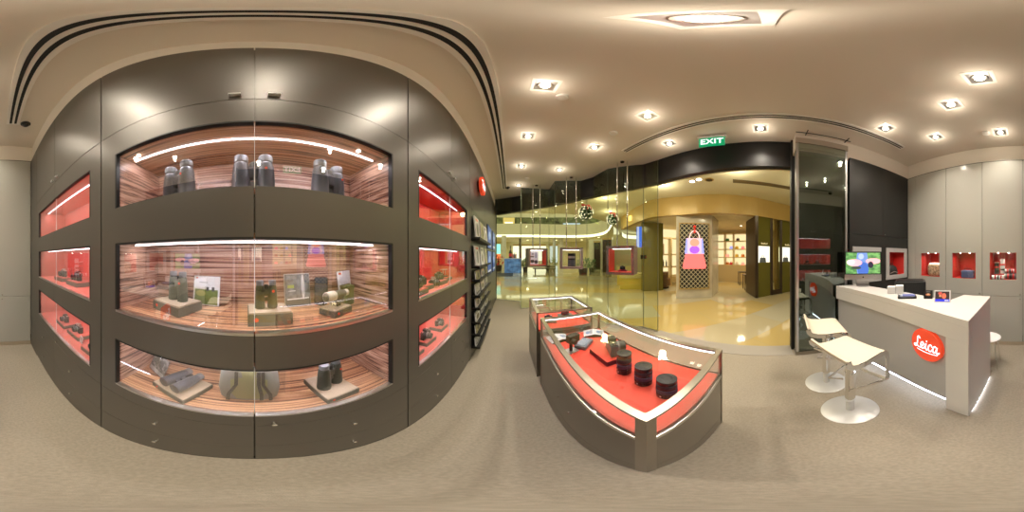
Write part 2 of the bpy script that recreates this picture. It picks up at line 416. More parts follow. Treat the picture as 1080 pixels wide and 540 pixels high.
# ================================================================== WEST DISPLAY WALL
ZW = [(1.667, 1.967), (1.205, 1.503), (.742, 1.047)]
def knob(B_, p, ax='x', r=.009, h=.02): return B_.cyl(p, r, h, ax, 14)
def cabinet(label, y0, y1, wy0, wy1, lining, floor_m, side_m):
    t = thing('display_cabinet', label, 'display cabinet', (WX - .17, (y0 + y1) / 2, 0), 0, 'tall display cabinets in the dark wall')
    ym = (y0 + y1) / 2; g = .0022; F0, F1 = WX - .02, WX
    # carcass between niches
    c = B()
    xb = WX - .345
    zs = [0.05] + [z for w in reversed(ZW) for z in (w[0] - .02, w[1] + .02)] + [3.02]
    for a, b in zip(zs[::2], zs[1::2]): c.box(xb, F0 - .003, y0 + .001, y1 - .001, a, b)
    for (a, b) in ((y0 + .001, wy0 - .018), (wy1 + .018, y1 - .001)):
        for w in ZW: c.box(xb, F0 - .003, a, b, w[0] - .019, w[1] + .019)
    c.build('carcass', bronze, t)
    B().box(xb + .02, WX - .012, y0 + .001, y1 - .001, .0125, .049).build('plinth', black, t)
    for k, (a, b) in enumerate(((y0, ym), (ym, y1))):
        a += g; b -= g
        dr = B().box(F0, F1, a, b, 2.133, 3.02).build('upper_door', bronze, t)
        s = 1 if k == 0 else -1; yk = (b - .055) if k == 0 else (a + .055)
        B().box(F1, F1 + .014, yk - .018, yk + .018, 2.165, 2.173).box(F1 + .010, F1 + .016, yk - .018, yk + .018, 2.164, 2.174).build('handle', paper, dr)
        # glazed door: frame mesh with three openings
        f = B(); e0, e1 = (a, wy0) if k == 0 else (wy1, b)
        i0, i1 = (wy0, b) if k == 0 else (a, wy1)
        f.box(F0, F1, e0, e1, .640, 2.129)
        zz = [.640] + [z for w in reversed(ZW) for z in w] + [2.129]
        for p, q in zip(zz[::2], zz[1::2]): f.box(F0, F1, i0, i1, p, q)
        door = f.build('glazed_door', bronze, t)
        for w in ZW:
            B().box(F0 + .004, F0 + .008, i0 + .001, i1 - .001, w[0] + .001, w[1] - .001).build('glass_pane', glass_cab, door)
        if k == 0:
            for w in ZW: B().box(F0 + .004, F0 + .009, b + .0008, b + .0034, w[0] + .001, w[1] - .001).build('glass_edge', paper, door)
        gk = B()
        yy = wy0 if k == 0 else wy1
        for w in ZW:
            gk.box(F0 - .001, F1 + .0008, yy - .003 if k == 0 else yy - .005, yy + .005 if k == 0 else yy + .003, w[0], w[1])
            gk.box(F0 - .001, F1 + .0008, i0, i1, w[1] - .004, w[1] + .003)
        gk.build('gasket', black, door)
        sl = B()
        for w in ZW[1:]: B().box(F0, F1 + .001, i0, i1, w[0] - .010, w[0] + .0005).build('sill_strip', satin, door)
        if k == 1: knob(B(), (F1 + .006, a + .055, .665)).build('lock', chrome, door, smooth=True)
        for (p, q, zk) in ((.347, .636, .515), (.055, .343, .225)):
            d = B().box(F0, F1, a, b, p, q).build('drawer', bronze, t)
            knob(B(), (F1 + .009, (a + b) / 2, zk)).build('knob', chrome, d, smooth=True)
    for w in ZW:
        zb, zt = w
        B().box(xb, xb + .008, wy0, wy1, zb, zt).build('niche_back', lining, t)
        B().box(xb + .009, F0 - .002, wy0 - .016, wy0, zb, zt).build('niche_side', side_m, t); B().box(xb + .009, F0 - .002, wy1, wy1 + .016, zb, zt).build('niche_side', side_m, t)
        B().box(xb + .009, F0 - .002, wy0, wy1, zb - .018, zb).build('niche_floor', floor_m, t)
        B().box(xb + .009, F0 - .002, wy0, wy1, zt + .001, zt + .018).build('niche_top', side_m if lining is not zebra else zebra_floor, t)
        B().box(WX - .113, WX - .107, wy0 + .02, wy1 - .02, zt - .006, zt).build('led_strip', led, t)
        strip_light((WX - .110, (wy0 + wy1) / 2, zt - .0075), wy1 - wy0 - .06, 2.1 if lining is zebra else 2.2)
        for yy in (wy0 + .10, wy1 - .10):
            if lining is zebra: B().cyl((WX - .075, yy - .03, zt - .004), .009, .006).build('spot_lamp', emis('tiny_spot', (1, .95, .85), 9.), t)
    return t
cabinet('wide central bronze display cabinet with three zebra wood lit niches', -.650, .650, -.543, .537, zebra, zebra_floor, zebra)
cabinet('bronze display cabinet with coral lined niches beside the white wall', -1.99, -.654, -1.88, -.755, red_pale, red_pale, red_pale)
cabinet('bronze display cabinet with red niches beside the magazine rack', .654, 1.848, .751, 1.733, red_felt, red_pale, red_felt)
t = thing('wall_panel', 'plain narrow bronze end panel against the white wall', 'panel', (WX - .1, -2.17, 0))
for z0, z1 in ((.02, 2.129), (2.133, 3.02)): B().box(WX - .3, WX, BY + .003, -1.994, z0, z1).build('board', bronze, t)
t = thing('wall_panel', 'long bronze wall panelling running to the glass front', 'panel', (WX - .1, 3.5, 0))
for a, b in ((1.853, 3.0), (3.004, 4.15), (4.154, 5.27)): B().box(WX - .25, WX, a, b, .0125, 3.02).build('board', bronze, t)

# --------------------------------------------------- products
def binocular(name='binoculars', mat=rubber2, label='', group=None, h=.165):
    t = thing(name, label, 'binoculars', (0, 0, 0), 0, group); s = h / .165
    for sx in (-1, 1):
        T = Matrix.Translation((sx * .036 * s, 0, 0)) @ Matrix.Scale(s, 4)
        b = B().lathe([(.024, 0), (.029, .002), (.030, .02), (.0285, .024), (.028, .07), (.026, .10), (.024, .125), (.021, .135), (.019, .138)], T=T).build('barrel', mat, t, local=True, smooth=True)
        B().lathe([(.0185, .138), (.021, .140), (.0215, .160), (.020, .165), (.014, .163)], T=T).build('eyecup', pbr('grey_eyecup', (.22, .23, .25), rough=.4), b, local=True, smooth=True)
    b = B().box(-.022 * s, .022 * s, -.014 * s, .010 * s, .075 * s, .118 * s).box(-.018 * s, .018 * s, -.010 * s, .008 * s, .045 * s, .065 * s)
    b.build('bridge', mat, t, local=True, bevel=.004)
    B().lathe([(.010, .10), (.0125, .104), (.0125, .135), (.010, .14)], T=Matrix.Scale(s, 4)).build('focus_wheel', black, t, local=True, smooth=True)
    B().cyl((.036 * s + .0, -.0285 * s, .105 * s), .005, .003, 'y', 12).build('red_dot', orange_em, t, local=True)
    return t
# binoculars stand with the face (local -y) turned to the shop (+x): rz = +90
bn = binocular(label='large dark binoculars standing left in the top wooden niche', group='binoculars in the top niche', h=.215)
bn.location = (WX - .150, -.315, 1.668); bn.rotation_euler.z = R(72)
dup(bn, (WX - .150, -.005, 1.668), R(90), 'large dark binoculars standing mid-niche in the top wooden niche, behind the door joint', 'binoculars in the top niche')
dup(bn, (WX - .150, .305, 1.668), R(106), 'large dark binoculars in the top wooden niche, standing nearest the red cabinet', 'binoculars in the top niche')
def plinth_box(label, loc, w, d, h, rz, top=pale_top, body=olive, group=None, dot=True):
    """w along local x (width of face), d depth; face is local -y"""
    t = thing('display_plinth', label, 'display plinth', loc, rz, group)
    B().box(-w / 2, w / 2, -d / 2, d / 2, 0, h - .006).build('box', body, t, local=True, bevel=.001)
    B().box(-w / 2 + .004, w / 2 - .004, -d / 2 + .004, d / 2 - .004, h - .0055, h).build('top_board', top, t, local=True)
    if dot: B().cyl((-w * .32, -d / 2 - .0006, h * .5), h * .16, .001, 'y', 18).build('red_dot', orange_em, t, local=True)
    return t
def card(label, loc, w, h, rz, mat, tilt=8, name='picture_card', cat='picture card', group=None, frame=None, stand=acrylic):
    t = thing(name, label, cat, loc, rz, group)
    T = Matrix.Translation((0, 0, .0025)) @ Matrix.Rotation(-R(tilt), 4, 'X')
    b = B().quad((-w / 2, 0, .003), (w / 2, 0, .003), (w / 2, 0, h), (-w / 2, 0, h), .003)
    b.build('picture', mat, t, local=True, T=T)
    B().box(-w / 2 - .004, w / 2 + .004, .004, .009, 0, h + .004, T=T).build('backing', frame or acrylic, t, local=True)
    B().box(-w / 2, w / 2, .0, .035 + h * .12, 0, .0025).build('foot', stand, t, local=True)
    return t
# -- middle niche (floor 1.205)
z = 1.2055
p1 = plinth_box('olive plinth with pale top holding the tall green binoculars', (WX - .165, -.330, z), .17, .14, .045, R(70))
bg = binocular(label='slim green-grey binoculars on the olive plinth in the middle niche', mat=pbr('green_armour', (.06, .075, .05), rough=.4), h=.13)
bg.location = (WX - .165, -.325, z + .0455); bg.rotation_euler.z = R(72)
pic_land = picture('landscape_card', (.85, .85, .86), [('r', .5, .28, .44, .26, (.20, .26, .07)), ('e', .30, .40, .2, .1, (.42, .40, .12)), ('r', .55, .56, .05, .07, (.1, .1, .1)), ('r', .76, .56, .05, .07, (.1, .1, .1)), ('r', .12, .93, .03, .02, (.8, .05, .02)), ('r', .38, .78, .16, .02, (.5, .5, .5))])
card('white card with a green meadow picture behind the plinth', (WX - .262, -.230, z), .135, .145, R(84), pic_land)
p2 = plinth_box('olive plinth with pale top in the centre of the middle niche', (WX - .115, .050, z), .15, .12, .050, R(93))
bm_ = binocular(label='black and olive binoculars on the central plinth of the middle niche', mat=pbr('olive_armour', (.07, .075, .035), rough=.4), h=.105)
bm_.location = (WX - .115, .042, z + .0505); bm_.rotation_euler.z = R(95)
pic_yacht = picture('yacht_card', [(.13, .14, .14), (.24, .25, .25)], [('r', .5, .12, .5, .12, (.10, .11, .10)), ('e', .72, .58, .07, .40, (.75, .75, .75)), ('r', .5, .22, .45, .02, (.8, .8, .8)), ('r', .22, .62, .13, .05, (.35, .42, .08)), ('r', .26, .48, .14, .012, (.7, .7, .7))])
card('grey framed picture card of a white sail beside the dark case', (WX - .262, .205, z), .125, .155, R(98), pic_yacht, frame=satin)
o = B().lathe([(.030, 0), (.034, .004), (.034, .130), (.030, .138), (.0, .140)]).build('leather_case', pbr('navy_leather', (.03, .04, .055), rough=.25), None, smooth=True)
o.location = (WX - .27, .322, z); tag(o, 'dark round leather lens case standing beside the sail picture', 'case')
p3 = plinth_box('low olive plinth under the cream spotting scope', (WX - .115, .322, z), .11, .085, .032, R(112))
def scope(label, loc, rz):
    t = thing('spotting_scope', label, 'spotting scope', loc, rz)
    B().lathe([(.020, -.065), (.022, -.06), (.022, -.02), (.019, -.015)], T=Matrix.Translation((0, 0, .047)) @ Matrix.Rotation(pi / 2, 4, 'Y')).build('objective', cream_m, t, local=True, smooth=True)
    B().cyl((-.0665, 0, .047), .0165, .002, 'x').build('front_lens', pbr('coated_glass', (.5, .55, .6), rough=.05, metal=.8), t, local=True)
    B().lathe([(.019, -.015), (.018, .03), (.015, .05), (.013, .052)], T=Matrix.Translation((0, 0, .047)) @ Matrix.Rotation(pi / 2, 4, 'Y')).build('barrel', olive, t, local=True, smooth=True)
    B().box(-.03, .035, -.016, .016, .010, .040).build('prism_housing', olive, t, local=True, bevel=.004)
    B().lathe([(.013, .052), (.015, .054), (.015, .07), (.0, .071)], T=Matrix.Translation((0, 0, .047)) @ Matrix.Rotation(pi / 2, 4, 'Y')).build('eyepiece', cream_m, t, local=True, smooth=True)
    B().box(-.012, .014, -.012, .012, 0, .011).build('foot', black, t, local=True); return t
scope('cream and olive spotting scope lying on its low plinth', (WX - .12, .328, z + .0325), R(112))
pic_spec = picture('spec_card', (.75, .75, .77), [('r', .5, .30, .42, .26, (.25, .22, .08)), ('e', .6, .35, .25, .2, (.4, .32, .08)), ('r', .2, .92, .1, .03, (.8, .1, .05))])
card('white specification card behind the green carrying case', (WX - .24, .455, z), .11, .165, R(112), pic_spec)
o = B().box(-.032, .032, -.016, .016, 0, .095).box(-.034, .034, -.018, .018, .08, .10).build('carrying_case', pbr('green_canvas', (.10, .11, .03), rough=.8), None, bevel=.005)
o.location = (WX - .195, .432, z + .0); o.rotation_euler.z = R(110); tag(o, 'small green canvas carrying case beside the spotting scope', 'case')
# -- lower niche (floor .742)
z = .7425
card('black and white photo card at the far side of the lower niche', (WX - .185, -.462, z + .002), .14, .125, R(62), picture('mono_card', [(.08, .08, .08), (.35, .34, .33)], [('e', .3, .62, .16, .2, (.05, .05, .05)), ('e', .62, .6, .15, .22, (.08, .07, .07)), ('r', .5, .12, .48, .1, (.6, .6, .6))]), tilt=20)
plinth_box('flat wooden-topped grey plinth under the lying binoculars', (WX - .135, -.290, z), .19, .17, .034, R(68))
bl = binocular(label='grey-blue binoculars lying flat on the wooden-topped plinth', mat=pbr('blue_grey_armour', (.075, .08, .10), rough=.32), h=.155)
bl.location = (WX - .068, -.318, z + .034 + .031); bl.rotation_euler = (R(-90), 0, R(68 + 180)); bl.rotation_euler = (R(90), 0, R(68 + 180))
plinth_box('flat wooden-topped grey plinth in the lower niche near the red cabinet', (WX - .125, .300, z), .15, .19, .036, R(98))
bs = binocular(label='dark green binoculars standing on the plinth in the lower niche', mat=pbr('forest_armour', (.05, .06, .05), rough=.4), h=.165)
bs.location = (WX - .125, .30, z + .0365); bs.rotation_euler.z = R(112)
# bag
t = thing('shoulder_bag', 'olive and grey padded shoulder bag with dark straps in the lower niche', 'bag', (WX - .15, -.02, z))
def bagsec(k, w, d, n=26):
    return [(w / 2 * math.copysign(abs(cos(a)) ** .6, cos(a)), d / 2 * math.copysign(abs(sin(a)) ** .6, sin(a))) for a in [2 * pi * i / n for i in range(n)]]
def loft(secs):
    b = B(); rings = []
    for (w, d, zz) in secs: rings.append([b.bm.verts.new((y, x, zz)) for x, y in bagsec(0, w, d)])
    for a, c in zip(rings, rings[1:]):
        n = len(a)
        for i in range(n): b.bm.faces.new((a[i], a[(i + 1) % n], c[(i + 1) % n], c[i]))
    b.bm.faces.new(rings[0][::-1]); b.bm.faces.new(rings[-1]); return b
loft([(.18, .09, 0), (.215, .10, .012), (.235, .10, .08), (.22, .09, .17), (.17, .06, .225)]).build('body', pbr('grey_nylon', (.26, .26, .24), rough=.5), t, local=True, smooth=True)
loft([(.15, .104, .018), (.185, .108, .07), (.18, .10, .15), (.14, .075, .20)]).build('front_panel', pbr('olive_nylon', (.34, .33, .16), rough=.6), t, local=True, smooth=True)
for yy, ty in ((-.075, -.045), (.045, .035), (.078, .05)):
    B().band([(.05, yy, .004), (.058, yy * .9 + ty * .1, .06), (.056, ty, .13), (.04, ty, .20)], .013, .004, (0, 1, 0)).build('strap', black, t, local=True)
# -- cameras for red niches
def camera_body(name, label, loc, rz, group=None, body=rubber, s=1., lens=True, silver=False):
    t = thing(name, label, 'camera', loc, rz, group); T = Matrix.Scale(s, 4)
    B().box(-.065, .065, -.018, .018, 0, .072, T=T).build('body', body, t, local=True, bevel=.006 * s)
    B().box(-.063, .063, -.017, .017, .0725, .080, T=T).prism([(-.022, -.02), (.022, -.02), (.016, .018), (-.016, .018)], .0725, .098, T=T).build('top_plate', satin if silver else rubber, t, local=True, bevel=.003 * s)
    B().box(.040, .066, -.034, -.018, .004, .070, T=T).build('grip', rubber, t, local=True, bevel=.006 * s)
    if lens:
        l = B().lathe([(.031, .018), (.032, .022), (.032, .040), (.029, .042), (.030, .065), (.027, .068), (.020, .062)], T=T @ Matrix.Translation((-.008, 0, .038)) @ Matrix.Rotation(pi / 2, 4, 'X')).build('lens', rubber, t, local=True, smooth=True)
        B().lathe([(.0325, .026), (.033, .028), (.033, .034), (.0325, .036)], T=T @ Matrix.Translation((-.008, 0, .038)) @ Matrix.Rotation(pi / 2, 4, 'X')).build('focus_ring', pbr('ring_grey', (.2, .2, .2), rough=.4), l, local=True, smooth=True)
    B().cyl((.045, 0, .084), .010, .008, T=T).build('dial', satin, t, local=True); B().cyl((-.045, 0, .084), .008, .008, T=T).build('shutter_button', satin, t, local=True)
    return t
zl = [1.6675, 1.2055, .7425]
for (y, x, zz, kind, lab) in [
    (1.30, .16, 0, 0, 'on the floor of the top red niche'), (.83, .15, 0, 1, 'in the top red niche beside the wide cabinet'),
    (.865, .10, 1, 0, 'front left in the middle red niche'), (1.02, .14, 1, 2, 'centre of the middle red niche'), (1.30, .14, 1, 0, 'second from the magazine rack in the middle red niche'), (1.52, .18, 1, 3, 'nearest the magazine rack in the middle red niche'),
    (.84, .12, 2, 0, 'front corner of the lower red niche'), (1.06, .14, 2, 1, 'middle of the lower red niche'), (1.35, .16, 2, 0, 'nearest the rack in the lower red niche')]:
    if zz > 0:
        plinth_box('small dark plinth, ' + lab, (WX - x, y, zl[zz]), .15, .12, .035, R(90), top=red_pale, group='plinths in the red niches', dot=False)
        hh = .0355
    else: hh = 0
    if kind in (0, 1): camera_body('compact_camera', 'black camera, ' + lab, (WX - x, y, zl[zz] + hh), R(90 + (8 if kind else -12)), 'cameras in the red niches', s=.85 if kind else .72)
    elif kind == 2:
        camera_body('compact_camera', 'black camera with strap, ' + lab, (WX - x, y - .04, zl[zz] + hh), R(70), 'cameras in the red niches', s=.75)
        camera_body('compact_camera', 'small silver-topped camera, right beside the strapped one in the middle red niche', (WX - x + .02, y + .135, zl[zz] + .0), R(105), 'cameras in the red niches', s=.8, silver=True)
    else:
        t = thing('lens_stand', 'clear acrylic lens stand, ' + lab, 'stand', (WX - x, y, zl[zz] + hh))
        B().box(-.03, .03, -.04, .04, .07, .074).box(-.003, .003, -.03, -.026, 0, .07).box(-.003, .003, .026, .03, 0, .07).build('bracket', alu, t, local=True)
        B().box(-.03, .03, -.035, .035, 0, .008).build('base', black, t, local=True)
for (y, x, zz, kind, lab) in [
    (-1.47, .16, 0, 4, 'clear glass bowl items'), (-.88, .15, 0, 0, 'black camera at the open end of the top coral niche'),
    (-1.20, .16, 1, 0, 'black camera in the middle of the middle coral niche'), (-1.50, .16, 1, 1, 'silver camera toward the white wall in the middle coral niche'),
    (-1.45, .16, 2, 0, 'black camera nearest the white wall in the lower coral niche'), (-1.18, .16, 2, 1, 'silver camera in the middle of the lower coral niche'), (-.86, .12, 2, 0, 'black camera nearest the wide cabinet in the lower coral niche')]:
    hh = 0
    if zz > 0:
        plinth_box('low olive plinth under the ' + lab, (WX - x, y, zl[zz]), .2, .13, .038, R(90), top=red_pale, group='plinths in the coral niches', dot=False); hh = .0385
    if kind == 4:
        for k in range(4):
            o = B().lathe([(.012, 0), (.014, .003), (.014, .05), (.008, .056), (.008, .066)]).build('lens_vial', acrylic, None, smooth=True)
            o.location = (WX - .15, -1.50 + .045 * k, zl[0]); tag(o, 'small clear glass vial in the top coral niche', 'vial', 'glass vials in the top coral niche')
    else: camera_body('compact_camera', lab, (WX - x, y, zl[zz] + hh), R(88), 'cameras in the coral niches', s=.8, silver=kind == 1)
card('white price card leaning in the lower coral niche', (WX - .10, -1.045, zl[2]), .05, .06, R(80), picture('price_card', (.75, .75, .78), [('r', .5, .5, .3, .05, (.2, .2, .25)), ('r', .5, .7, .3, .05, (.2, .2, .25))]))

# -- round logo sign on the wall
LOGO = [  # cursive strokes on a unit disc
    [(-.36, .36), (-.42, .46), (-.52, .38), (-.53, .10), (-.59, -.16), (-.70, -.24), (-.75, -.14), (-.62, -.10), (-.45, -.21), (-.30, -.20)],
    [(-.30, -.20), (-.20, -.05), (-.11, .10), (-.17, .20), (-.28, .08), (-.29, -.10), (-.19, -.22), (-.05, -.12)],
    [(-.05, -.12), (.05, .17), (.02, -.08), (.08, -.22), (.19, -.10)],
    [(.08, .31), (.10, .35)],
    [(.43, .10), (.35, .20), (.24, .11), (.20, -.08), (.26, -.22), (.38, -.18), (.47, -.04)],
    [(.72, .12), (.60, .20), (.50, .06), (.48, -.12), (.55, -.22), (.67, -.06), (.73, .17), (.69, -.10), (.75, -.22), (.86, -.10)],
    [(-.55, -.37), (-.1, -.41), (.3, -.39), (.74, -.32)]]
def letters(parent, M, r, depth):
    b = B()
    for k, s in enumerate(LOGO):
        pts = [Vector((x, y, 0)) for x, y in s]
        if len(pts) > 3:   # smooth
            q = []
            for i in range(len(pts) - 1):
                p0, p1, p2, p3 = pts[max(i - 1, 0)], pts[i], pts[i + 1], pts[min(i + 2, len(pts) - 1)]
                for u in (0, .33, .66):
                    q.append(.5 * ((2 * p1) + (p2 - p0) * u + (2 * p0 - 5 * p1 + 4 * p2 - p3) * u * u + (3 * p1 - p0 - 3 * p2 + p3) * u ** 3))
            pts = q + [pts[-1]]
        for a, c in zip(pts, pts[1:]):
            t_ = (c - a); 
            if t_.length < 1e-6: continue
            t_.normalize(); nn = Vector((-t_.y, t_.x, 0)) * (.040 if k < 6 else .024); a2 = a - t_ * .02; c2 = c + t_ * .02
            P = [M @ (Vector((v.x * r, v.y * r, depth))) for v in (a2 - nn, c2 - nn, c2 + nn, a2 + nn)]
            Q = [M @ (Vector((v.x * r, v.y * r, depth - .001))) for v in (a2 - nn, c2 - nn, c2 + nn, a2 + nn)]
            b._q(*P); b._q(*Q[::-1])
            for i in range(4): b._q(P[i], Q[i], Q[(i + 1) % 4], P[(i + 1) % 4])
    return b.build('lettering', lit_white, parent, local=True)
def logo(parent, M, r, th):
    d = B().lathe([(r * .97, 0), (r, .004), (r, th - .006), (r * .97, th)], n=48, T=M).build('logo_disc', orange_em, parent, local=True, smooth=True)
    letters(d, M, r, th + .0012); return d
t = thing('round_sign', 'glowing round orange-red logo sign standing out from the dark wall above the magazine rack', 'sign', (WX, 2.40, 2.56))
B().cyl((.015, 0, 0), .10, .03, 'x').build('mount', black, t, local=True)
M = Matrix.Translation((.030, 0, 0)) @ Matrix(((0, 0, 1, 0), (1, 0, 0, 0), (0, 1, 0, 0), (0, 0, 0, 1)))
logo(t, M, .155, .05)

# -- magazine rack
t = thing('magazine_rack', 'tall wall rack of black ledges holding books and magazines', 'magazine rack', (WX, 2.55, 0))
LZ = [1.66, 1.31, 1.14, .94, .78, .58, .40, .20]
for k, zz in enumerate(LZ):
    B().box(WX + .002, WX + .105, 1.93, 3.05, zz - .012, zz).box(WX + .098, WX + .105, 1.93, 3.05, zz, zz + .022).box(WX + .002, WX + .105, 1.93, 1.938, zz - .012, zz + .022).build('ledge', black, t)
B().box(WX + .0005, WX + .002, 1.93, 3.05, .15, 2.06).build('back_panel', bronze_dark, t)
def mag(label, y, zz, w, h, mat, th=.014, dep=.045, cat='magazine'):
    t = thing('framed_book' if h > .2 else 'magazine', label, cat, (WX + dep, y, zz + .0008), 0, 'books and magazines on the wall rack')
    T = Matrix.Rotation(-R(5), 4, 'Y')
    B().quad((th, -w / 2, .001), (th, w / 2, .001), (th, w / 2, h), (th, -w / 2, h), .002).build('cover', mat, t, local=True, T=T)
    B().box(0, th - .0022, -w / 2, w / 2, 0.001, h).build('pages', paper, t, local=True, T=T)
c1 = picture('cover_grey', [(.42, .40, .38), (.62, .6, .58)], [('e', .5, .45, .25, .3, (.12, .11, .1)), ('r', .5, .88, .3, .04, (.7, .1, .05))])
c2 = picture('cover_white', (.7, .68, .63), [('e', .45, .4, .3, .25, (.2, .17, .1)), ('r', .4, .85, .3, .04, (.1, .1, .1))])
c3 = picture('cover_olive', [(.25, .22, .08), (.5, .47, .3)], [('e', .5, .5, .2, .3, (.08, .07, .04))])
c4 = picture('cover_silver', [(.3, .3, .3), (.65, .63, .6)], [('r', .5, .2, .4, .08, (.1, .1, .1))])
cv = [c1, c2, c3, c4]; wd = ['grey', 'white', 'olive', 'silver']; orn = ['top', 'second', 'third', 'fourth', 'fifth', 'sixth', 'seventh', 'lowest']
HT = [.30, .27, .12, .15, .12, .14, .13, .14]
for k, zz in enumerate(LZ):
    n = 3
    for j in range(n):
        i = (k + 2 * j) % 4 if k > 1 else (0 if j == 0 else 1 + (j + k) % 2)
        pos = ['near end', 'middle', 'far end'][j]
        mag(f'{wd[i]} covered {"large book" if k < 2 else "magazine"} at the {pos} of the {orn[k]} black ledge', 2.09 + j * .37, zz, .27, HT[k], cv[i], cat='book' if k < 2 else 'magazine')
blue = picture('blue_poster', (.03, .10, .42), [('e', .5, .6, .3, .2, (.25, .4, .8)), ('r', .5, .15, .4, .05, (.6, .65, .8))], es=.25)
for (y, z0, z1, lab) in ((3.55, 1.62, 2.08, 'upper blue poster nearer the magazine rack'), (3.55, 1.05, 1.55, 'lower blue poster nearer the magazine rack'), (4.45, 1.62, 2.08, 'upper blue poster nearer the glass front'), (4.45, 1.05, 1.55, 'lower blue poster nearer the glass front')):
    t = thing('poster', lab + ' on the dark wall', 'poster', (WX, y, z0), 0, 'blue wall posters')
    B().quad((WX + .021, y - .3, z0), (WX + .021, y + .3, z0), (WX + .021, y + .3, z1), (WX + .021, y - .3, z1), .004).build('print', blue, t)
    B().box(WX + .001, WX + .0165, y - .32, y + .32, z0 - .02, z1 + .02).build('frame', black, t)

# ================================================================== WHITE SOUTH WALL
gap_m = pbr('shadow_grey_board', (.10, .10, .09), rough=.7)
def niche_front(f, x0, x1, z0, z1, nx0, nx1, nz0, nz1, y0, y1):
    f.box(x0, nx0, y0, y1, z0, z1); f.box(nx1, x1, y0, y1, z0, z1)
    f.box(nx0, nx1, y0, y1, z0, nz0); f.box(nx0, nx1, y0, y1, nz1, z1)
g = .0035
for (x0, x1, nx, lab, kx, ks) in [(-.472, 0, None, 'plain pale lacquered cabinet beside the bronze wall', -.05, (.88, .815)), (0, .597, (.09, .484), 'pale lacquered cabinet with the niche of striped tins', .035, (.88, .815)),
                          (.597, 1.20, (.70, 1.09), 'pale lacquered cabinet with the niche of the blue case', .635, (.88,)), (1.20, 1.83, (1.32, 1.70), 'pale lacquered cabinet with the niche of the woven basket', 1.24, (.88,))]:
    t = thing('wall_cabinet', lab, 'cabinet', ((x0 + x1) / 2, BY - .17, 0), 0, 'pale cabinets along the white wall')
    f = B()
    if nx: niche_front(f, x0 + g, x1 - g, .852, 3.02, nx[0], nx[1], 1.10, 1.50, BY - .02, BY)
    else: f.box(x0 + g, x1 - g, BY - .02, BY, .852, 3.02)
    dr = f.build('upper_door', white_lac, t)
    dl = B().box(x0 + g, x1 - g, BY - .02, BY, .08, .848).build('lower_door', white_lac, t)
    for zk in ks: knob(B(), (kx, BY + .008, zk), 'y', .008, .016).build('knob', chrome, dr if zk > .85 else dl, smooth=True)
    B().box(x0, x1, BY - .016, BY + .004, .0125, .076).build('plinth', pbr('tan_baseboard', (.45, .37, .27), rough=.5), t)
    if nx: 
        c = B(); niche_front(c, x0 + .001, x1 - .001, .05, 3.02, nx[0] - .02, nx[1] + .02, 1.08, 1.52, -2.70, BY - .021); c.build('carcass', gap_m, t)
        B().box(nx[0], nx[1], -2.69, -2.68, 1.10, 1.50).build('niche_back', red_felt, t)
        B().box(nx[0] - .015, nx[0], -2.679, BY - .022, 1.10, 1.50).box(nx[1], nx[1] + .015, -2.679, BY - .022, 1.10, 1.50).box(nx[0], nx[1], -2.679, BY - .022, 1.085, 1.0995).box(nx[0], nx[1], -2.679, BY - .022, 1.5005, 1.515).build('niche_lining', red_felt, t)
        for q in (.3, .7): B().cyl((nx[0] + (nx[1] - nx[0]) * q, BY - .07, 1.496), .012, .008).build('spot_lamp', emis('niche_spot', (1, .92, .8), 12.), t); spot((nx[0] + (nx[1] - nx[0]) * q, BY - .08, 1.488), 2.2, size=150, r=.012)
        B().box(nx[0], nx[1], BY - .012, BY - .008, 1.10, 1.50).build('glass_pane', glass_case, t)
    else: B().box(x0 + .001, x1 - .001, -2.70, BY - .021, .05, 3.02).build('carcass', gap_m, t)
t = thing('wall_panel', 'slim pale filler panel in the corner by the charcoal wall', 'panel', (1.91, BY - .1, 0))
B().box(1.832, 1.998, -2.70, BY, .0125, 3.02).build('board', white_lac, t)
# black line over the cabinets
struct(B().box(-.474, 2.03, -2.399, BY + .001, 3.0205, 3.03).build('trim_south', black))
struct(B().box(1.999, 2.034, -2.359, -1.12, 3.0205, 3.03).build('trim_east', black))
# niche contents
Y = -2.47
t = thing('basket', 'woven beige basket in the niche nearest the charcoal wall', 'basket', (1.49, Y - .035, 1.1005)); t.scale = (1.3,) * 3
wv = pbr('woven_straw', (.55, .43, .26), rough=.8, noise=.7, nscale=60, bump=.6, bscale=90)
B().lathe([(.08, 0), (.095, .02), (.10, .10), (.095, .14), (.09, .15), (.07, .14)], T=Matrix.Diagonal((1.1, .8, 1, 1))).build('body', wv, t, local=True, smooth=True)
B().ball((0, 0, .15), .085, sc=(1.15, .8, .35), sub=3).build('cloth', pbr('cream_cloth', (.75, .66, .5), rough=.9, bump=.5, bscale=40), t, local=True, smooth=True)
t = thing('camera_case', 'blue-grey camera case in the middle red niche of the white wall', 'case', (.86, Y, 1.1005)); t.scale = (1.3,) * 3
B().box(-.075, .075, -.04, .04, 0, .085).build('body', pbr('slate_blue', (.10, .14, .28), rough=.4), t, local=True, bevel=.008)
B().box(-.077, .077, -.043, .043, .06, .092).build('lid', pbr('slate_blue2', (.13, .18, .33), rough=.4), t, local=True, bevel=.008)
B().box(-.012, .012, -.048, -.043, .045, .07).build('clasp', satin, t, local=True)
B().tube([(-.05, 0, .092), (-.04, 0, .115), (.04, 0, .115), (.05, 0, .092)], .004).build('handle', black, t, local=True)
o = B().box(.72, 1.07, Y - .12, Y - .112, 1.1005, 1.20).build('display_screen', acrylic, None); tag(o, 'clear panel standing behind the blue case', 'panel')
tin = picture('striped_tin', (.8, .8, .82), [('r', .5, .3, .6, .08, (.7, .05, .06)), ('r', .5, .55, .6, .05, (.1, .1, .2)), ('r', .5, .8, .6, .06, (.7, .05, .06))])
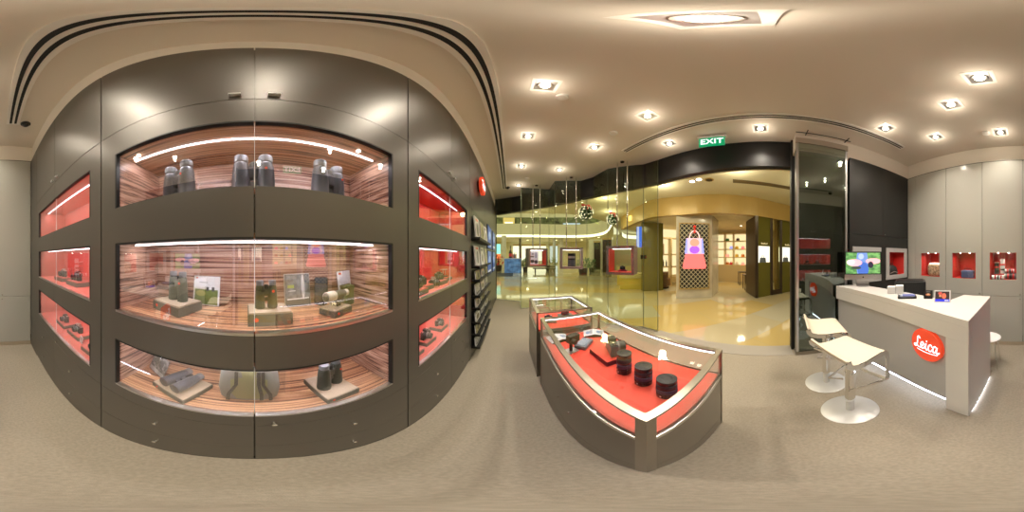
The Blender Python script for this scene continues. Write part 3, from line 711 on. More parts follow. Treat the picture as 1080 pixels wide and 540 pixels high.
def can(label, x, y, z, r, h, m, lying=False):
    t = thing('canister', label, 'canister', (x, y, z), 0, 'canisters in the striped-tin niche')
    T = Matrix.Identity(4) if not lying else Matrix.Translation((-h / 2, 0, r)) @ Matrix.Rotation(pi / 2, 4, 'Y')
    B().lathe([(r * .9, 0), (r, .004), (r, h - .004), (r * .9, h)], T=T).build('body', m, t, local=True, smooth=True)
    for q in (.25, .5, .75): B().lathe([(r + .0006, h * q - .012), (r + .001, h * q - .011), (r + .001, h * q + .011), (r + .0006, h * q + .012)], T=T).build('stripe', redpl if q != .5 else black, t, local=True, smooth=True)
    B().lathe([(r * 1.02, h), (r * 1.02, h + .012), (r * .8, h + .016)], T=T).build('lid', satin, t, local=True, smooth=True)
can('black canister standing beside the white one in the striped-tin niche', .395, Y - .01, 1.1005, .036, .24, rubber)
can('tall white canister with red stripes standing in the niche', .305, Y, 1.1005, .036, .29, paper)
can('white canister lying at the front of the striped-tin niche', .36, Y + .07, 1.1005, .03, .17, paper, True)
can('dark grey canister lying at the far side of the striped-tin niche', .178, Y + .01, 1.1005, .045, .16, rubber2, True)
can('pale canister resting on the dark one in the striped-tin niche', .19, Y + .01, 1.1935, .03, .13, pbr('pink_print', (.6, .35, .4), rough=.5, noise=.5, nscale=30), True)

# ================================================================== EAST CHARCOAL WALL
t = thing('dark_wall_cabinet', 'charcoal wall cabinet with upper doors behind the reception desk', 'cabinet', (EX + .17, -1.74, 0))
for a, b in ((-1.12, -1.728), (-1.732, BY + .004)):
    B().box(EX, EX + .02, b, a, 1.772, 3.02).build('upper_door', bronze_dark, t)
f = B()
ny = [(-1.64, -1.20), (-2.27, -1.83)]
f.box(EX, EX + .02, BY + .004, -1.12, .05, 1.10); f.box(EX, EX + .02, BY + .004, -1.12, 1.54, 1.768)
f.box(EX, EX + .02, BY + .004, ny[1][0], 1.10, 1.54); f.box(EX, EX + .02, ny[1][1], ny[0][0], 1.10, 1.54); f.box(EX, EX + .02, ny[0][1], -1.12, 1.10, 1.54)
f.build('lower_front', bronze_dark, t)
knob(B(), (EX - .008, -1.765, 1.80)).build('knob', chrome, t, smooth=True)
B().box(EX + .021, EX + .34, BY + .004, -1.12, 1.56, 3.02).box(EX + .021, EX + .34, BY + .004, -1.12, .05, 1.08).build('carcass', bronze_dark, t)
for k, (a, b) in enumerate(ny):
    fr = B()
    for (p, q, r_, s) in ((a - .04, a + .03, 1.055, 1.585), (b - .03, b + .04, 1.055, 1.585), (a + .03, b - .03, 1.055, 1.125), (a + .03, b - .03, 1.515, 1.585)):
        fr.box(EX - .022, EX - .001, p, q, r_, s)
    fr.build('niche_frame', grey_panel, t)
    B().box(EX + .30, EX + .31, a, b, 1.10, 1.54).box(EX + .001, EX + .30, a - .01, a, 1.10, 1.54).box(EX + .001, EX + .30, b, b + .01, 1.10, 1.54).box(EX + .001, EX + .30, a, b, 1.09, 1.10).box(EX + .001, EX + .30, a, b, 1.54, 1.55).build('niche_lining', red_felt, t)
    B().cyl((EX + .08, (a + b) / 2, 1.535), .015, .008).build('spot_lamp', MATS['niche_spot'], t); spot((EX + .09, (a + b) / 2, 1.528), 3.5, size=150, r=.012)
t = thing('camera_bag', 'dark rounded camera bag in the framed niche of the charcoal wall', 'bag', (EX + .11, -2.03, 1.1005))
loft([(.20, .12, 0), (.24, .14, .01), (.24, .13, .09), (.19, .11, .15), (.08, .06, .185)]).build('body', rubber, t, local=True, smooth=True)
B().band([(-.075, -.09, .05), (-.076, 0, .075), (-.075, .09, .05)], .01, .004, (0, 0, 1)).build('zip', satin, t, local=True)
B().tube([(0, -.05, .17), (0, -.03, .215), (0, .03, .215), (0, .05, .17)], .006).build('handle', rubber, t, local=True)

# -- parked glass door panels
struct(B().box(2.17, 2.35, -1.119, -.445, 0, CZ).build('wall_east_return', pbr('grey_green_wall', (.05, .055, .05), rough=.5)))
t = thing('sliding_glass_panels', 'parked stack of tall dark-looking glass sliding panels beside the entrance', 'glass door', (2.05, -.73, 0))
for k in range(3):
    x = 2.03 + k * .04
    B().box(x, x + .010, -1.085 + .02, -.385 - .02, .075, 3.17).build('glass_panel', glass_stack if k == 0 else glass_front, t)
    for (a, b) in ((-1.095, -1.065), (-.405, -.372)): B().box(x - .004, x + .016, a, b, .075, 3.17).build('edge_strip', alu, t)
B().box(2.015, 2.14, -1.10, -.365, .0165, .073).build('bottom_rail', steel, t)
B().box(2.015, 2.14, -1.10, -.365, 3.172, 3.28).build('top_rail', pbr('tan_rail', (.42, .36, .29), rough=.4), t)
for yy in (-.50, -.98): B().cyl((2.075, yy, 3.325), .012, .088).build('hanger', black, t)
B().box(1.97, 1.985, -1.12, -.36, CZ - .006, CZ - .0005).box(1.90, 2.04, -.50, -.488, CZ - .012, CZ - .0005).box(1.90, 2.04, -1.06, -1.048, CZ - .012, CZ - .0005).build('ceiling_track', black, t)

# -- exit sign
a = Vector((1.965, .86, 0)); b = Vector((2.01, .53, 0))
ang = atan2(b.y - a.y, b.x - a.x); c = (a + b) / 2
t = thing('exit_sign', 'green lit exit sign hanging from the ceiling before the black fascia', 'sign', (c.x, c.y, 3.14), ang)
B().box(-.17, .17, -.012, .012, 0, .17).build('panel', pbr('exit_green', (.0, .30, .12), rough=.3, emit=(.0, .42, .17), es=.55), t, local=True)
B().box(-.19, .19, -.03, .03, .172, .205).build('housing', trim_m, t, local=True)
B().box(-.015, .015, -.015, .015, .205, CZ - 3.14).build('mount', trim_m, t, local=True)
cu = bpy.data.curves.new('exit_text', 'FONT'); cu.body = 'EXIT'; cu.size = .15; cu.align_x = 'CENTER'; cu.align_y = 'CENTER'; cu.extrude = .001; cu.offset = .002
cu.materials.append(lit_white)
tmp = bpy.data.objects.new('text_tmp', cu); me = bpy.data.meshes.new_from_object(tmp); bpy.data.objects.remove(tmp); me.materials.clear(); me.materials.append(lit_white)
o = bpy.data.objects.new('lettering', me); COL.objects.link(o); o.parent = t; o.location = (0, -.0135, .085); o.rotation_euler = (R(90), 0, 0)

# ================================================================== RECEPTION DESK
def Fy(x): 
    s = (x - .31) / 1.67; s = min(max(s, 0), 1); return -.90 - .13 * 4 * s * (1 - s)
N = 28
xs = [.31 + 1.67 * i / N for i in range(N + 1)]
t = thing('reception_desk', 'white curved reception desk with a round red logo', 'reception desk', (1.1, -1.1, 0))
topo = [(x, Fy(x)) for x in xs] + [(1.98, -1.30)] + [(x, Fy(x) - .31) for x in xs[::-1] if .66 < x < 1.80] + [(.63, -1.27), (.585, -1.55), (.31, -1.56)]
B().prism(topo, .995, 1.048).build('countertop', solid_white, t, bevel=.002)
up = [(x, Fy(x) - .001) for x in xs] + [(x, Fy(x) - .05) for x in xs[::-1]]
B().prism(up, .872, .9945).build('apron', solid_white, t)
xr = [x for x in xs if x >= .485]; xr = [.485] + xr
B().prism([(x, Fy(x) - .035) for x in xr] + [(x, Fy(x) - .06) for x in xr[::-1]], .125, .8715).build('front_panel', grey_panel, t)
B().prism([(.311, Fy(.31) - .001), (.485, Fy(.485) - .001), (.485, Fy(.485) - .06), (.311, -.96)], .014, .8715).build('corner_pier', solid_white, t, bevel=.001)
B().box(.311, .36, -1.55, -.9605, .03, .9945).build('end_panel', solid_white, t)
B().box(.361, .60, -1.55, -1.53, .03, .9945).build('rear_panel', solid_white, t)
B().prism([(x, Fy(x) - .12) for x in xr] + [(x, Fy(x) - .135) for x in xr[::-1]], .013, .125).build('plinth', solid_white, t)
B().prism([(x, Fy(x) - .036) for x in xr] + [(x, Fy(x) - .058) for x in xr[::-1]], .102, .124).build('led_strip', led_desk, t)
B().box(.314, .328, -1.54, -.965, .014, .028).build('led_strip', led_desk, t)
B().prism([(x, Fy(x) - .061) for x in xs[4:]] + [(x, -1.75) for x in (xs[-1], xs[4])], .72, .75).build('worktop', solid_white, t)
for xa in (1.93, .60): B().box(xa, xa + .045, -1.74, -1.35, .014, .7195).build('support', solid_white, t)
lx = .665; ly = Fy(lx) - .034; tn = (Fy(lx + .01) - Fy(lx - .01)) / .02; an = math.atan(tn)
M = Matrix.Translation((lx, ly, .715)) @ Matrix.Rotation(an, 4, 'Z') @ Matrix(((-1, 0, 0, 0), (0, 0, 1, 0), (0, 1, 0, 0), (0, 0, 0, 1)))
M = WM[t.name].inverted() @ M
logo(t, M, .155, .035)

# monitor
c = Vector((1.79, -1.205, 1.0485)); rz = atan2(-c.y, -c.x) + pi / 2 + R(4)
t = thing('desktop_computer', 'slim silver all-in-one computer showing pink blossoms on the counter', 'computer', c, rz)
scr = picture('blossom_screen', [(.05, .16, .05), (.16, .36, .12)], [('e', .47, .5, .17, .9, (.14, .24, .52)), ('e', .5, .2, .16, .35, (.05, .12, .45)), ('e', .44, .82, .08, .14, (.35, .45, .8)), ('e', .25, .52, .22, .17, (.72, .42, .48)), ('e', .14, .55, .12, .12, (.95, .6, .62)), ('e', .80, .60, .22, .14, (.85, .42, .45)), ('e', .72, .42, .08, .16, (.02, .02, .04)), ('e', .3, .28, .14, .07, (.04, .05, .04))], es=1.0)
B().box(-.245, .245, 0, .018, .085, .46).build('bezel', black, t, local=True, bevel=.003)
B().box(-.245, .245, -.001, .019, .085, .155).build('chin', alu, t, local=True, bevel=.002)
B().quad((-.228, -.0015, .168), (.228, -.0015, .168), (.228, -.0015, .445), (-.228, -.0015, .445), .001).build('screen', scr, t, local=True)
B().cyl((0, -.002, .12), .010, .002, 'y').build('emblem', black, t, local=True)
B().band([(0, .10, .003), (0, .05, .004), (0, -.05, .004)], .17, .006, (1, 0, 0)).band([(0, .035, .20), (0, .06, .10), (0, .08, .006)], .17, .005, (1, 0, 0)).build('stand', alu, t, local=True)
t = thing('tissue_box', 'pair-width white box of paper slips on the counter', 'box', (1.22, -1.235, 1.0485), R(222))
B().box(-.085, -.002, -.045, .045, 0, .075).build('box', paper, t, local=True, bevel=.006); B().box(.002, .085, -.04, .05, 0, .085).build('lid_box', paper, t, local=True, bevel=.006)
t = thing('document_tray', 'black tray with blue-grey leaflets on the counter', 'tray', (1.01, -1.175, 1.0485), R(225))
B().box(-.085, .085, -.06, .06, 0, .012).box(-.085, -.08, -.06, .06, .012, .022).box(.08, .085, -.06, .06, .012, .022).build('tray', black, t, local=True)
for k in range(3): B().box(-.065 + .012 * k, .055 + .01 * k, -.045, .04, .0125 + .004 * k, .016 + .004 * k).build('leaflet', pbr('leaflet_%d' % k, ((.25, .28, .4), (.5, .52, .6), (.12, .14, .4))[k], rough=.5), t, local=True)
t = thing('office_machine', 'black box-shaped office machine behind the counter', 'printer', (1.30, -1.58, .7505), R(218))
B().box(-.19, .19, -.10, .12, 0, .39).build('body', rubber, t, local=True, bevel=.012)
B().box(-.15, .15, -.115, -.101, .08, .13).build('paper_tray', black, t, local=True); B().box(-.16, .16, -.08, .10, .391, .40).build('lid', black, t, local=True)
pic_f = picture('flower_card', (.01, .01, .012), [('e', .5, .5, .3, .16, (.55, .22, .10)), ('e', .5, .56, .14, .08, (.8, .6, .4)), ('r', .5, .85, .25, .03, (.4, .4, .4))])
card('small black flower card beside the white-framed tablet', (.815, -1.245, 1.0485), .075, .075, R(212), pic_f, tilt=15, frame=black, stand=black)
pic_t = picture('tablet_picture', (.05, .03, .03), [('e', .62, .55, .16, .28, (.8, .18, .10)), ('e', .35, .8, .14, .16, (.6, .1, .08)), ('e', .35, .55, .08, .1, (.7, .35, .2)), ('r', .5, .12, .5, .12, (.03, .04, .7)), ('r', .8, .12, .14, .06, (.6, .65, .9))], es=.35)
t = thing('tablet', 'white-framed tablet showing orange flowers on the counter', 'tablet', (.645, -1.20, 1.0485), R(205))
T = Matrix.Rotation(-R(18), 4, 'X')
B().quad((-.06, -.0012, .010), (.06, -.0012, .010), (.06, -.0012, .098), (-.06, -.0012, .098), .001).build('screen', pic_t, t, local=True, T=T)
B().box(-.07, .07, 0, .009, 0, .108).build('frame', paper, t, local=True, T=T, bevel=.002)
B().box(-.05, .05, .01, .06, 0, .004).build('stand', paper, t, local=True)

# ---- bar stools
def bar_stool(label, loc, rz):
    """front edge faces local +x"""
    t = thing('bar_stool', label, 'bar stool', loc, rz, 'piston bar stools at the desk')
    B().lathe([(.19, 0), (.19, .006), (.18, .010), (.03, .012)], n=56).build('base_plate', pbr('satin_disc', (.58, .58, .57), rough=.35, metal=.35), t, local=True, smooth=True)
    B().lathe([(.028, .012), (.028, .17)], n=28).build('lower_column', satin, t, local=True, smooth=True)
    B().lathe([(.036, .17), (.036, .70)], n=28).build('gas_column', chrome, t, local=True, smooth=True)
    prof = [(-.185, .830), (-.178, .800), (-.155, .775), (-.11, .760), (-.04, .754), (.03, .757), (.09, .756), (.13, .748), (.150, .728)]
    w = .36
    B().band([(x, 0, z + .004) for x, z in prof], w, .014, (0, 1, 0)).build('seat', seat_m, t, local=True, smooth=True, bevel=.002)
    for s in (-1, 1):
        B().band([(x, s * (w / 2 + .003), z - .008) for x, z in prof] + [(.157, s * (w / 2 + .003), .68), (.157, s * (w / 2 + .003), .50), (.157, s * (w / 2 + .003), .455)], .006, .038, (0, 1, 0)).build('side_rail', chrome, t, local=True)
        B().band([(.150, s * (w / 2 - .0), .449), (-.10, s * .10, .449), (-.036, s * .03, .449)], .006, .022, (0, 1, 0)).build('footrest_strut', chrome, t, local=True)
    B().box(.142, .172, -w / 2 - .006, w / 2 + .006, .440, .4485).build('footrest', chrome, t, local=True, bevel=.002)
    B().lathe([(.045, .70), (.07, .735), (.07, .744)]).build('seat_mount', chrome, t, local=True, smooth=True)
    B().tube([(0, .05, .72), (0, .16, .715), (0, .19, .71)], .006).build('lift_lever', chrome, t, local=True, smooth=True)
    return t
bs1 = bar_stool('cream bar stool nearer the camera, before the logo side of the desk', (.918, -.517, .0125), R(-76))
dup(bs1, (1.379, -.529, .0125), R(-98), 'cream bar stool nearer the entrance, beside the glass panels', 'piston bar stools at the desk')
t = thing('office_stool', 'low white stool with thin metal legs behind the desk end', 'stool', (.375, -1.80, .0125))
B().lathe([(.0, .425), (.12, .428), (.135, .44), (.12, .452), (0, .455)]).build('seat', paper, t, local=True, smooth=True)
for k in range(4):
    a = pi / 4 + k * pi / 2; B().tube([(.11 * cos(a), .11 * sin(a), .43), (.16 * cos(a), .16 * sin(a), .0)], .008).build('leg', chrome, t, local=True, smooth=True)

# ================================================================== DISPLAY CASES
def glass_case_(label, x0, x1, y0, y1, near_post):
    t = thing('display_case', label, 'display case', ((x0 + x1) / 2, (y0 + y1) / 2, 0), 0, 'freestanding glass display cases')
    zt, zd = .877, .675; e = .03
    pan = pbr('bronze_case_panel', (.20, .175, .135), rough=.3, metal=.5)
    for (a, b, c_, d) in ((x0 + .02, x1 - .02, y0 + .003, y0 + .02), (x0 + .02, x1 - .02, y1 - .02, y1 - .003), (x0 + .003, x0 + .02, y0 + .02, y1 - .02), (x1 - .02, x1 - .003, y0 + .02, y1 - .02)):
        B().box(a, b, c_, d, .16, zd - .02).build('side_panel', pan, t)
        B().box(a, b, c_, d, .02, .157).build('kick_panel', pan, t)
    B().box(x0 + .02, x1 - .02, y0 + .02, y1 - .02, zd - .03, zd).build('deck', red_floor, t)
    r = B()
    for (a, b, c_, d) in ((x0, x1, y0, y0 + e), (x0, x1, y1 - e, y1), (x0, x0 + e, y0 + e, y1 - e), (x1 - e, x1, y0 + e, y1 - e)): r.box(a, b, c_, d, zt - .012, zt)
    r.build('top_frame', steel, t)
    r = B()
    for (a, b, c_, d) in ((x0 + .037, x1 - .02, y0 + .0005, y0 + .004), (x0 + .02, x1 - .02, y1 - .004, y1 - .0005), (x0 + .0005, x0 + .004, y0 + .037, y1 - .02), (x1 - .004, x1 - .0005, y0 + .02, y1 - .02)): r.box(a, b, c_, d, zd - .024, zd + .004)
    r.build('glazing_rail', satin, t)
    for i, (px, py) in enumerate(((x0, y0), (x1 - e, y0), (x0, y1 - e), (x1 - e, y1 - e))):
        lo = .0125 if True else zd
        w = e + (.006 if (near_post and i == 0) else -.012)
        qx = px if px == x0 else x1 - w; qy = py if py == y0 else y1 - w
        B().box(qx, qx + w, qy, qy + w, lo, zt - .0125).build('corner_post', steel, t)
    for (a, b, c_, d) in ((x0 + .02, x1 - .02, y0 + .006, y0 + .012), (x0 + .02, x1 - .02, y1 - .012, y1 - .006), (x0 + .006, x0 + .012, y0 + .02, y1 - .02), (x1 - .012, x1 - .006, y0 + .02, y1 - .02)):
        B().box(a, b, c_, d, zd + .001, zt - .013).build('side_glass', glass_case, t)
    B().box(x0 + e, x1 - e, y0 + e, y1 - e, zt - .008, zt - .002).build('top_glass', glass_case, t)
    B().box(x1 - e - .004, x1 - e + .003, y0 + e, y1 - e, zt - .019, zt - .0125).box(x0 + e, x1 - e - .005, y1 - e - .004, y1 - e + .003, zt - .019, zt - .0125).build('led_strip', led_case, t)
    for yy in (y0 + .45, y0 + .62): 
        if yy < y1: knob(B(), (x0 - .004, yy, .40), 'x', .006, .01).build('lock', chrome, t, smooth=True)
    return t
glass_case_('long steel-framed glass case with red deck holding cameras and lenses', .262, .858, .238, 1.415, True)
glass_case_('smaller glass case with red deck at the far end of the row', .250, .850, 1.55, 2.160, False)
zd = .6755
def lens(label, p, r, h):
    t = thing('camera_lens', label, 'lens', (p[0], p[1], zd), 0, 'upright lenses in the glass case'); k = h
    dk = pbr('lens_barrel', (.02, .015, .02), rough=.25)
    B().lathe([(r * .92, 0), (r, .004), (r, k * .22), (r * .94, k * .24), (r * .94, k * .80), (r * .99, k * .82), (r * .99, k * .93)], n=40).build('barrel', dk, t, local=True, smooth=True)
    B().lathe([(r * .95, k * .30), (r * 1.015, k * .315), (r * 1.015, k * .48), (r * .95, k * .50)], n=40).build('zoom_ring', pbr('ribbed_ring', (.05, .045, .09), rough=.6), t, local=True, smooth=True)
    B().lathe([(r * .95, k * .60), (r * 1.01, k * .61), (r * 1.01, k * .76), (r * .95, k * .77)], n=40).build('focus_ring', pbr('ribbed_ring2', (.03, .028, .04), rough=.6), t, local=True, smooth=True)
    B().lathe([(r * 1.0, k * .93), (r * 1.0, k * .99), (r * .9, k), (r * .55, k * 1.0), (r * .5, k * .985), (0, k * .985)], n=40).build('lens_cap', rubber, t, local=True, smooth=True)
    B().box(-r * 1.0, -r * .985, -.004, .004, k * .1, k * .17).build('white_mark', paper, t, local=True); return t
lens('wide black lens standing nearest the near corner of the case', (.558, .392), .045, .140)
lens('middle one of three upright black lenses on the red deck', (.575, .541), .044, .148)
lens('tallest black lens beside the camera on its red plinth', (.578, .690), .042, .170)
t = thing('camera_plinth', 'low dark-sided plinth with red top under the large camera', 'display plinth', (.625, .905, zd))
B().box(-.09, .09, -.11, .11, 0, .040).build('box', pbr('plum_side', (.10, .02, .04), rough=.5), t, local=True); B().box(-.09, .09, -.11, .11, .0405, .043).build('top_board', red_floor, t, local=True)
camera_body('reflex_camera', 'large grey-black camera on the red-topped plinth', (.64, .90, zd + .0435), R(68), None, body=rubber2, s=1.34, lens=True)
t = thing('viewfinder_camera', 'small black camera mounted upright on a tilted grey stand', 'camera', (.43, 1.095, zd), R(20)); t.scale = (1.25,) * 3
B().box(-.035, .035, -.03, .03, 0, .006).build('foot', alu, t, local=True); B().cyl((-.005, 0, .04), .010, .07).build('post', black, t, local=True)
B().box(-.03, .05, -.02, .02, .07, .125).build('body', rubber, t, local=True, bevel=.006)
B().cyl((-.01, -.03, .09), .017, .03, 'y').build('lens', rubber, t, local=True, smooth=True)
t = thing('flat_camera', 'slate blue flat camera lying in the long case', 'camera', (.555, 1.145, zd), R(40)); t.scale = (1.35,) * 3
B().box(-.06, .06, -.035, .035, 0, .026).build('body', pbr('slate_metal', (.12, .14, .2), rough=.35), t, local=True, bevel=.005)
B().box(-.05, .03, -.025, .025, .0265, .030).build('screen', pbr('grey_screen', (.25, .3, .4), rough=.15), t, local=True); B().cyl((.045, 0, .028), .008, .004).build('button', satin, t, local=True)
pb = picture('brochure_print', (.7, .72, .76), [('e', .4, .5, .2, .25, (.2, .3, .5)), ('r', .7, .5, .12, .3, (.3, .35, .4))])
for (x, y, rz, lab) in ((.40, 1.315, 12, 'white folded brochure at the shop side of the long case'), (.725, 1.290, -25, 'white folded brochure under the rail at the mall side of the long case')):
    t = thing('brochure', lab, 'brochure', (x, y, zd), R(rz), 'brochures in the long case'); t.scale = (1.25,) * 3
    B().quad((-.075, -.05, .012), (.0, -.05, .03), (.0, .05, .03), (-.075, .05, .012)).build('left_page', pb, t, local=True)
    B().quad((.0, -.05, .03), (.075, -.05, .012), (.075, .05, .012), (.0, .05, .03)).build('right_page', pb, t, local=True)
    B().box(-.07, .07, -.045, .045, 0, .011).build('base_card', rubber, t, local=True)
for (x, y, lab) in ((.42, 1.78, 'black camera at the shop side of the smaller case'), (.66, 1.90, 'black camera at the mall side of the smaller case')):
    plinth_box('flat grey plinth under the ' + lab, (x, y, zd), .18, .12, .018, R(-10), top=olive, group='plinths in the smaller case', dot=False)
    camera_body('compact_camera', lab, (x, y, zd + .0185), R(-20), 'cameras in the smaller case', s=.7)

# ================================================================== HANGING DISPLAY BOXES
taupe = pbr('mauve_brown_box', (.16, .11, .12), rough=.3, metal=.4)
def hang_box(label, cx, cy, rz, zc, w, h, d, inner, rods):
    t = thing('hanging_display_box', label, 'display box', (cx, cy, zc), rz, 'display boxes hung before the glass')
    e = .045
    B().box(-w / 2, w / 2, -d / 2, d / 2, h / 2 - e, h / 2).box(-w / 2, w / 2, -d / 2, d / 2, -h / 2, -h / 2 + e).box(-w / 2, -w / 2 + e, -d / 2, d / 2, -h / 2 + e, h / 2 - e).box(w / 2 - e, w / 2, -d / 2, d / 2, -h / 2 + e, h / 2 - e).build('shell', taupe, t, local=True, bevel=.002)
    fr = B(); q = .006
    for yy in (-d / 2 - .003, d / 2 + .0005):
        fr.box(-w / 2, w / 2, yy, yy + .0025, h / 2 - e, h / 2).box(-w / 2, w / 2, yy, yy + .0025, -h / 2, -h / 2 + e).box(-w / 2, -w / 2 + e, yy, yy + .0025, -h / 2 + e, h / 2 - e).box(w / 2 - e, w / 2, yy, yy + .0025, -h / 2 + e, h / 2 - e)
    fr.build('face_frame', pbr('brushed_mauve', (.50, .42, .40), rough=.25, metal=.9), t, local=True)
    for xa in (-w / 2 + e, w / 2 - e - .004): B().box(xa, xa + .004, -d / 2, d / 2, -h / 2 + e, h / 2 - e).build('side_lining', inner, t, local=True)
    B().box(-w / 2 + e + .004, w / 2 - e - .004, -d / 2, d / 2, -h / 2 + e, -h / 2 + e + .004).build('floor_lining', inner, t, local=True)
    B().box(-w / 2 + e + .02, w / 2 - e - .02, -.006, .006, h / 2 - e - .006, h / 2 - e).build('led_strip', emis('box_led', (1, .93, .85), 6.), t, local=True)
    B().box(-w / 2 + e, w / 2 - e, -d / 2 + .004, -d / 2 + .008, -h / 2 + e, h / 2 - e).build('glass_pane', acrylic, t, local=True)
    top = CZ - zc
    for sx in (-1, 1):
        B().cyl((sx * w * rods, 0, (h / 2 + top) / 2), .011, top - h / 2, n=14).build('rod', chrome, t, local=True, smooth=True)
        B().lathe([(.035, top - .02), (.04, top - .012), (.04, top - .0005)]).build('ceiling_rose', chrome, t, local=True, smooth=True)
    return t
hang_box('rightmost hanging box with red sides and a small camera, nearest the glass entrance', 1.855, 2.27, R(-57), 1.375, .50, .50, .28, red_floor, .19)
hang_box('middle hanging box with pale lining and black card holder', 1.33, 3.40, R(-20), 1.40, .50, .46, .28, pbr('pale_pink_lining', (.6, .45, .38), rough=.6), .22)
hang_box('farthest hanging box with red wall and striped goods', .655, 4.08, R(10), 1.41, .50, .46, .28, red_floor, .19)
camera_body('compact_camera', 'small camera on red tray inside the nearest hanging box', (1.86, 2.265, 1.375 - .25 + .0495 + .03), R(-57), None, s=.75, body=rubber2)
o = B().box(-.075, .075, -.05, .05, 0, .029).build('camera_tray', pbr('plum_tray', (.35, .04, .07), rough=.4), None); o.location = (1.86, 2.265, 1.375 - .25 + .0495); o.rotation_euler.z = R(-57); tag(o, 'dark red tray under the camera in the nearest hanging box', 'tray')
t = thing('card_holder', 'black card holder standing inside the middle hanging box', 'holder', (1.335, 3.39, 1.40 - .23 + .0495), R(-20))
B().box(-.085, .085, -.03, .03, 0, .29).build('back', black, t, local=True); B().box(-.075, .075, -.036, -.031, .02, .14).build('pocket', rubber2, t, local=True); B().box(-.075, .075, -.036, -.031, .18, .23).build('label_strip', satin, t, local=True)
t = thing('photo_panel', 'black and white photo panel inside the farthest hanging box', 'picture', (.61, 4.12, 1.41 - .23 + .0495), R(10))
B().quad((-.13, 0, .002), (.10, 0, .002), (.10, 0, .34), (-.13, 0, .34), .004).build('print', picture('mono_panel', (.75, .75, .76), [('e', .3, .25, .25, .12, (.05, .05, .05)), ('e', .75, .2, .2, .14, (.05, .05, .06)), ('r', .3, .6, .2, .05, (.1, .1, .1)), ('r', .72, .7, .08, .2, (.3, .35, .45)), ('e', .35, .8, .15, .06, (.3, .3, .3))], es=.3), t, local=True)
B().box(-.13, .10, .005, .04, 0, .006).build('foot', black, t, local=True)

# ================================================================== THE MALL
MC = 3.5
# near mall ceiling
ce = []
for th, d in ((-20, 7.6), (-10, 7.6), (0, 7.7), (10, 7.7), (20.5, 7.8), (29, 8.7), (35, 10), (38, 13.4), (39, 24)):
    ce.append((d * sin(R(th)), d * cos(R(th))))
poly = [(x, y) for x, y in offs(fas, .131)] + [(-3.0, 5.6)] + ce + [(20, 24), (20, -7), (2.45, -7)]
struct(B().prism(poly, MC, MC + .1).build('ceiling_mall', mall_cream))
# golden band over the boutique
bnd = [(-9, 9, 14)] and [(5.3, 6.6), (4.45, 4.2), (4.40, 3.45), (4.68, 2.66), (4.77, 2.0), (5.05, 1.15), (5.5, .31), (6.0, -.35), (6.36, -.94), (7.2, -2.2), (9.0, -4.2)]
def smooth(pl, n=4):
    out = []
    for i in range(len(pl) - 1):
        p0, p1, p2, p3 = [Vector(pl[j]) for j in (max(i - 1, 0), i, i + 1, min(i + 2, len(pl) - 1))]
        for k in range(n):
            u = k / n; q = .5 * ((2 * p1) + (p2 - p0) * u + (2 * p0 - 5 * p1 + 4 * p2 - p3) * u * u + (3 * p1 - p0 - 3 * p2 + p3) * u ** 3); out.append((q.x, q.y))
    return out + [tuple(pl[-1])]
bs_ = smooth(bnd)
struct(B().prism(bs_ + [(x + .25, y) for x, y in bs_[::-1]], 2.84, MC - .001).build('trim_gold_band', mall_gold))
struct(B().prism([(x + .251, y) for x, y in bs_] + [(20, -4.2), (20, 9.5)], 2.9, 3.0).build('ceiling_boutique', pbr('cream_ceiling2', (.78, .68, .45), rough=.7)))
# mall ceiling fittings
for (u, v, lab) in ((730, 191, 'farther'), (737, 189, 'nearer')):
    p = at(u, v, MC); t = thing('twin_downlight', f'{lab} lamp of the bright pair in the mall ceiling outside the entrance', 'ceiling light', p, 0, 'mall ceiling lamps')
    B().box(-.09, .09, -.09, .09, -.012, -.0005).build('frame', trim_m, t, local=True); B().cyl((0, 0, -.0145), .065, .004).build('lamp', lamp_far, t, local=True)
p = at(748, 189.5, MC); t = thing('ceiling_speaker', 'round brown ceiling speaker beside the mall lamps', 'speaker', p); B().lathe([(.10, -.012), (.12, -.005), (.12, -.0005)]).build('ring', mall_gold, t, local=True, smooth=True); B().cyl((0, 0, -.013), .09, .002).build('mesh', brown_dark, t, local=True)
a, b = at(773, 189, MC), at(834, 197, MC); a2, b2 = at(773, 192.5, MC), at(834, 200, MC)
o = B().prism([tuple(q.xy) for q in (a, b, b2, a2)], MC - .01, MC - .001).build('air_grille', pbr('brown_grille', (.16, .12, .06), rough=.5)); tag(o, 'long dark air grille in the mall ceiling outside the entrance', 'air vent')
for (u, v) in ((687, 190.5),):
    p = at(u, v, MC); t = thing('ceiling_camera', 'small dome camera in the mall ceiling behind the glass', 'camera', p); B().lathe([(.06, -.015), (.07, -.0005)]).build('base', trim_m, t, local=True, smooth=True); B().ball((0, 0, -.02), .05).build('dome', black, t, local=True, smooth=True)
